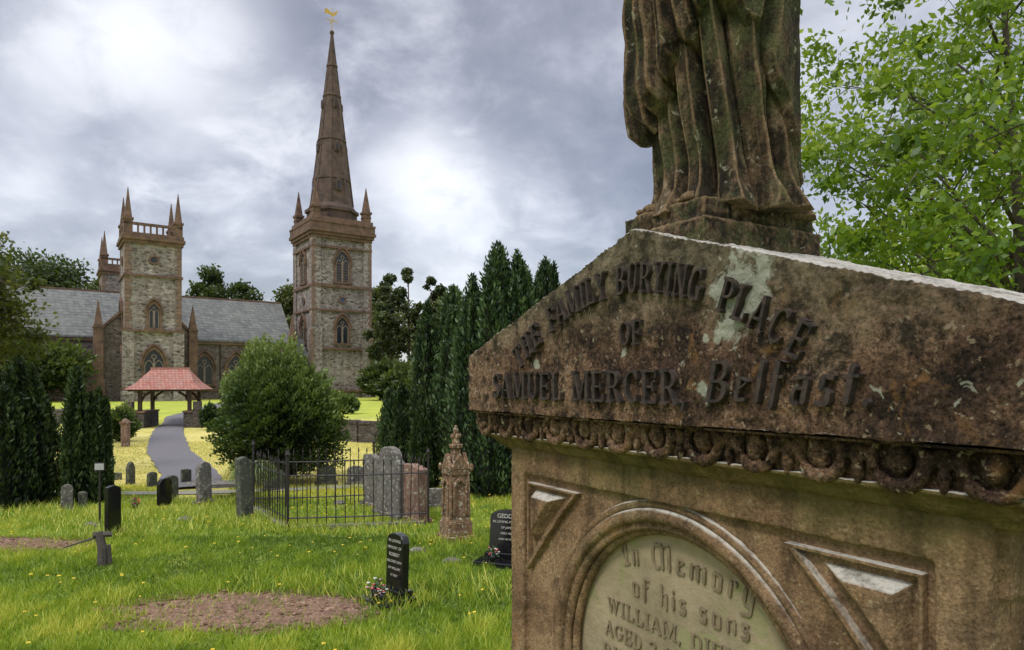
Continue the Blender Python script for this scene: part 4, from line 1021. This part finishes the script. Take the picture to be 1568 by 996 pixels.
BG={'i':(.34,[K_(.17,0,x_),K_(.17,.72,.90,.12)]),'n':(.66,[K_(.17,0,x_),K_(.50,0,x_),L_(.17,.5,.50,.6)]),
'm':(.98,[K_(.17,0,x_),K_(.50,0,x_),K_(.83,0,x_),L_(.17,.5,.50,.6),L_(.50,.5,.83,.6)]),
'o':(.66,[K_(.17,.02,x_),K_(.50,.0,x_-.02),L_(.17,.6,.50,.55),L_(.17,.06,.50,.04)]),
'r':(.5,[K_(.17,0,x_),K_(.40,.42,.64,.13),L_(.17,.5,.40,.6)]),
'e':(.58,[K_(.17,.02,x_),L_(.17,.6,.46,.5,.11),L_(.46,.48,.17,.30),L_(.17,.08,.5,.10,.09)]),
'y':(.66,[K_(.17,.06,x_+.03),K_(.50,-.25,x_),L_(.17,.08,.5,.04),L_(.5,-.22,.10,-.30)]),
'h':(.66,[K_(.17,0,1.0),K_(.50,-.12,x_),L_(.17,.5,.50,.6)]),
's':(.56,[K_(.17,.30,x_+.02),K_(.40,0,.36),L_(.17,.6,.46,.56,.09),L_(.17,.34,.40,.33),L_(.06,.06,.40,.03,.09)]),
'f':(.5,[K_(.2,-.12,.98),L_(.2,.97,.46,.90,.10),L_(.02,.6,.42,.6)]),
'I':(.7,[K_(.36,0,1,.17),L_(.08,.93,.62,.97,.09),L_(.08,.03,.62,.06,.09),A_(.24,.58,.16,.22,90,270,.06)]),
'M':(1.25,[A_(.36,.5,.26,.46,50,300,.15),K_(.66,0,.95,.16),K_(1.05,0,.95,.16),L_(.3,.9,.66,.97),L_(.66,.85,1.05,.97)]),
'l':(.34,[K_(.17,0,1)]),'a':(.66,[K_(.50,0,x_),A_(.32,.2,.16,.18,70,290,.12),L_(.12,.56,.5,.6,.09),L_(.32,.36,.5,.36)]),
't':(.46,[K_(.2,0,.86),L_(.02,.6,.42,.6)]),'B':(.95,[K_(.24,0,1,.17),L_(.05,.95,.5,.95),L_(.05,.04,.5,.04),A_(.48,.74,.24,.22,-90,90,.15),A_(.5,.28,.30,.24,-90,90,.17),L_(.24,.51,.5,.51)]),
'.':(.3,[K_(.12,0,.18,.12)]),' ':(.4,[])}
def carve(mb,s,gl,q0,q1,hgt,zf,sl,yface,ext,shear=0):
    tot=sum(gl[c][0]+.14 for c in s); sc=(q1-q0)/tot; x=q0; ctr=0
    for ch in s:
        w,st_=gl[ch]; cxq=x+(w/2+.07)*sc; a0=math.atan(sl(cxq)); zb_=zf(cxq); ca,sa=math.cos(a0),math.sin(a0)
        def P(u_,v_,d,w=w,cxq=cxq,zb_=zb_,ca=ca,sa=sa):
            lx=(u_-w/2)*sc+shear*v_*hgt; lz=(v_-.5)*hgt
            return (cxq+lx*ca-lz*sa,yface-d,zb_+lx*sa+lz*ca)
        for s_ in st_:
            ctr=(ctr+1)%7; e1=ext+ctr*.00035
            if s_[0]=='V':
                _,xx,z0,z1,se,tw=s_; hw=tw/2
                mb.poly(P,[(xx-hw,z0),(xx+hw,z0),(xx+hw,z1),(xx-hw,z1)],-.004,e1)
                if 'b' in se: mb.poly(P,[(xx-hw-.09,z0-.02),(xx+hw+.09,z0-.02),(xx+hw+.09,z0+.045),(xx+hw,z0+.10),(xx-hw,z0+.10),(xx-hw-.09,z0+.045)],-.004,e1+.0004)
                if 't' in se: mb.poly(P,[(xx-hw-.09,z1+.02),(xx-hw-.09,z1-.045),(xx-hw,z1-.10),(xx+hw,z1-.10),(xx+hw+.09,z1-.045),(xx+hw+.09,z1+.02)],-.004,e1+.0004)
            elif s_[0]=='K':
                _,xx,z0,z1,tw=s_; h_=tw/2; dz=min(.09,(z1-z0)*.4)
                mb.poly(P,[(xx-h_,z0+dz),(xx+h_*.2,z0),(xx+h_,z0+dz*.8),(xx+h_,z1-dz),(xx-h_*.2,z1),(xx-h_,z1-dz*.8)],-.004,e1)
            elif s_[0]=='L':
                _,x0,z0,x1,z1,tw=s_; dx,dz=x1-x0,z1-z0
                if abs(dz)<abs(dx)*.25: nx,nz=0,tw/2
                else: nx,nz=tw/2,0
                mb.poly(P,[(x0-nx,z0-nz),(x1-nx,z1-nz),(x1+nx,z1+nz),(x0+nx,z0+nz)],-.004,e1)
            else:
                _,cx_,cz_,rx,rz,t0,t1,tw=s_; k=max(8,int(abs(t1-t0)/15)); full=abs(t1-t0)>=359
                ts=[math.radians(t0+(t1-t0)*i/k) for i in range(k+(0 if full else 1))]
                o_=[];i_=[]
                for t in ts:
                    th_=(.065+(tw-.065)*abs(math.cos(t))**1.3)/2
                    o_.append((cx_+(rx+th_)*math.cos(t),cz_+(rz+min(th_,.04))*math.sin(t))); i_.append((cx_+(rx-th_)*math.cos(t),cz_+(rz-min(th_,.04))*math.sin(t)))
                mb.band(P,o_,i_,-.004,e1,0,full)
        x+=(w+.14)*sc
ZERO=lambda q:0
arcz=lambda q:.224-.80*(q+.02)**2
arcs=lambda q:-1.6*(q+.02)*.85
m=MB()
carve(m,'SAMUEL MERCER,',RG,-.60,.175,.070,lambda q:-.006,ZERO,.001,.013)
carve(m,'Belfast.',BG,.205,.545,.078,lambda q:.004,ZERO,.001,.013,.22)
carve(m,'THE',RG,-.475,-.350,.062,arcz,arcs,.001,.013)
carve(m,'FAMILY',RG,-.315,-.075,.062,arcz,arcs,.001,.013)
carve(m,'BURYING',RG,-.045,.215,.062,arcz,arcs,.001,.013)
carve(m,'PLACE',RG,.25,.435,.062,arcz,arcs,.001,.013)
carve(m,'OF',RG,-.035,.045,.052,lambda q:.108,ZERO,.001,.013)
o=m.obj('frieze_lettering',[M_letter],mo)
yp=yf+.042
m=MB()
carve(m,'In',BG,-.205,-.135,.062,lambda q:-.40-.5*q*q,lambda q:-1.0*q,yp,.004)
carve(m,'Memory',BG,-.10,.215,.062,lambda q:-.40-.5*q*q,lambda q:-1.0*q,yp,.004)
carve(m,'of his sons',BG,-.17,.20,.052,lambda q:-.49,ZERO,yp,.004)
for z,s,hw_ in ((-.565,'WILLIAM, DIED 20',.26),(-.625,'AGED 2 YEARS, 1878',.27),(-.685,'BURIED WITH HIM',.28),(-.745,'SAMUEL DIED 1871',.27),(-.805,'AGED 22 YEARS',.24),(-.865,'ALSO HIS WIFE',.20),(-.925,'MARY',.10)):
    carve(m,s,RG,-hw_,hw_,.036,lambda q,z=z:z,ZERO,yp,.0035)
m.obj('roundel_inscription',[M_pletter],mo)
m=MB(); m.box(-.137,.137,.07,.444,.20,.343); m.box(-.125,.125,.082,.432,.343,.385)
o=m.obj('statue_plinth',[M_statue],mo); weather(o,.004,.014,.05,.006,.015)
# ------------------------------------------------------------ STATUE
st=empty('robed_figure_statue',(.257*K,1.46*K,CH),math.atan2(-.8611,.5084),K)
def lerp_tab(tab,z):
    for (a,b_),(c,d) in zip(tab[:-1],tab[1:]):
        if z<=c:
            t=(z-a)/(c-a); t=t*t*(3-2*t); return b_+(d-b_)*t
    return tab[-1][1]
def robe(name,z0f,z1,rx,ry,cx,cy,fold,nth,nz,seed,extra=0,mat=M_statue):
    vs=[];fs=[]
    for j in range(nz+1):
        for i in range(nth):
            th=2*math.pi*i/nth; z0=z0f(th); z=z0+(z1-z0)*j/nz
            a=lerp_tab(rx,z)+extra; b_=lerp_tab(ry,z)+extra
            f=fold(th,z,j/nz)
            x=lerp_tab(cx,z)+math.cos(th)*(a+f); y=lerp_tab(cy,z)+math.sin(th)*(b_+f)
            vs.append((x,y,z))
    for j in range(nz):
        for i in range(nth): fs.append((j*nth+i,j*nth+(i+1)%nth,(j+1)*nth+(i+1)%nth,(j+1)*nth+i))
    fs.append(tuple(range(nth-1,-1,-1))); fs.append(tuple(range(nz*nth,(nz+1)*nth)))
    m=MB(); m.add(vs,fs); return m.obj(name,[mat],st,True)
RX=[(.38,.150),(.5,.136),(.75,.146),(.95,.160),(1.1,.12),(1.35,.155),(1.44,.12),(1.5,.05),(1.56,.045)]
RY=[(.38,.160),(.5,.138),(.75,.136),(.95,.142),(1.1,.10),(1.35,.105),(1.44,.08),(1.5,.045),(1.56,.045)]
CX=[(.38,.004),(.9,-.01),(1.5,0)]; CY=[(.38,.275),(.7,.262),(1.0,.245),(1.5,.25)]
def ridge(x): return (1-abs(math.sin(x)))**1.1
def lobe(x): return abs(math.sin(x))**.65      # full rounded folds with deep narrow valleys
def fold1(th,z,t):
    w=noise.noise((math.cos(th)*1.3,math.sin(th)*1.3,z*1.6)); w2=noise.noise((math.cos(th)*2.3+7,math.sin(th)*2.3,z*1.1))
    amp=.052*min(1,max(.12,(1.3-z)/.5))*(1+.5*w2)
    f=amp*(lobe(th*6.5+1.9*w+.5*z*2)-.62)+.30*amp*(ridge(th*14.5+3*w+z*3)-.4)
    f+=.010*noise.noise((math.cos(th)*5,math.sin(th)*5,z*11))
    if z<.43: f+=.03*(.43-z)/.05*lobe(th*6.5+1.9*w)
    return f
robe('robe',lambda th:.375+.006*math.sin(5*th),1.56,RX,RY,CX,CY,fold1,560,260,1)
thL=math.radians(-121)
def hem(th):
    d=math.cos(th-math.radians(-121)); d2=math.cos(th-math.radians(59))
    a=max(0,d)**3; b_=max(0,d2)**1.5
    c=max(0,math.cos(th-math.radians(-50)))**4
    return .70-.135*a-.28*b_+.10*c+.030*ridge(th*5+1)+.012*math.sin(th*17)
def fold2(th,z,t):
    w=noise.noise((math.cos(th)*1.1+5,math.sin(th)*1.1,z*1.4)); w2=noise.noise((math.cos(th)*2.0+3,math.sin(th)*2.0,z*1.7))
    d=(th-math.radians(-50)+math.pi)%(2*math.pi)-math.pi
    sw=math.exp(-(d/.9)**2)
    ph=z*24*sw+d*(11+2*sw)+2.6*w
    amp=.050*min(1,max(.15,(1.42-z)/.35))*(1+.6*w2)
    f=amp*(lobe(ph*.5)-.6)+.30*amp*(ridge(ph*1.15+2)-.35)+.010*noise.noise((math.cos(th)*4,math.sin(th)*4,z*9))
    f+=.03*max(0,math.cos(th-thL))**2*max(0,1-abs(z-.68)/.25)
    if t<.03: f-=.024*(1-t/.03)
    return f
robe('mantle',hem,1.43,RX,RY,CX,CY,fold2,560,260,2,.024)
m=MB()
m.ell((-.06,.135,.398),(.026,.05,.018),12,8); m.ell((.06,.135,.398),(.026,.05,.018),12,8)
for k in range(4):
    m.ell((-.080+.013*k,.094+.003*k,.394),(.007,.014,.008),8,6); m.ell((.040+.013*k,.094+.003*(3-k),.394),(.007,.014,.008),8,6)
m.obj('feet',[M_statue],st,True)
me=bpy.data.meshes.new('arms'); 
jv=[(0,.25,1.38),(-.15,.25,1.36),(-.20,.20,1.16),(-.06,.10,1.20),(-.01,.085,1.23),(.15,.25,1.36),(.21,.20,1.16),(.07,.09,1.18),(.02,.075,1.22)]
me.from_pydata(jv,[(0,1),(1,2),(2,3),(3,4),(0,5),(5,6),(6,7),(7,8)],[])
o=bpy.data.objects.new('arms',me); COL.objects.link(o); o.parent=st; me.materials.append(M_statue)
sk=o.modifiers.new('s','SKIN'); 
for i,r in enumerate((.06,.06,.055,.032,.022,.06,.055,.032,.022)): me.skin_vertices[0].data[i].radius=(r,r)
me.skin_vertices[0].data[0].use_root=True
ss=o.modifiers.new('ss','SUBSURF'); ss.levels=2; ss.render_levels=2
m=MB(); m.ell((0,.235,1.63),(.062,.075,.092),24,18); m.ell((0,.262,1.645),(.075,.075,.095),24,18); m.ell((0,.162,1.625),(.010,.016,.020),10,8)
m.ell((-.024,.170,1.642),(.012,.008,.006),8,6);m.ell((.024,.170,1.642),(.012,.008,.006),8,6);m.ell((0,.168,1.592),(.018,.008,.006),8,6);m.ell((0,.31,1.60),(.06,.05,.07),14,10)
m.tube([(0,.25,1.48),(0,.245,1.58)],[.048,.042],14)
m.obj('head',[M_statue],st,True)
S.view_settings.view_transform='Standard'; S.view_settings.look='None'; S.view_settings.exposure=0
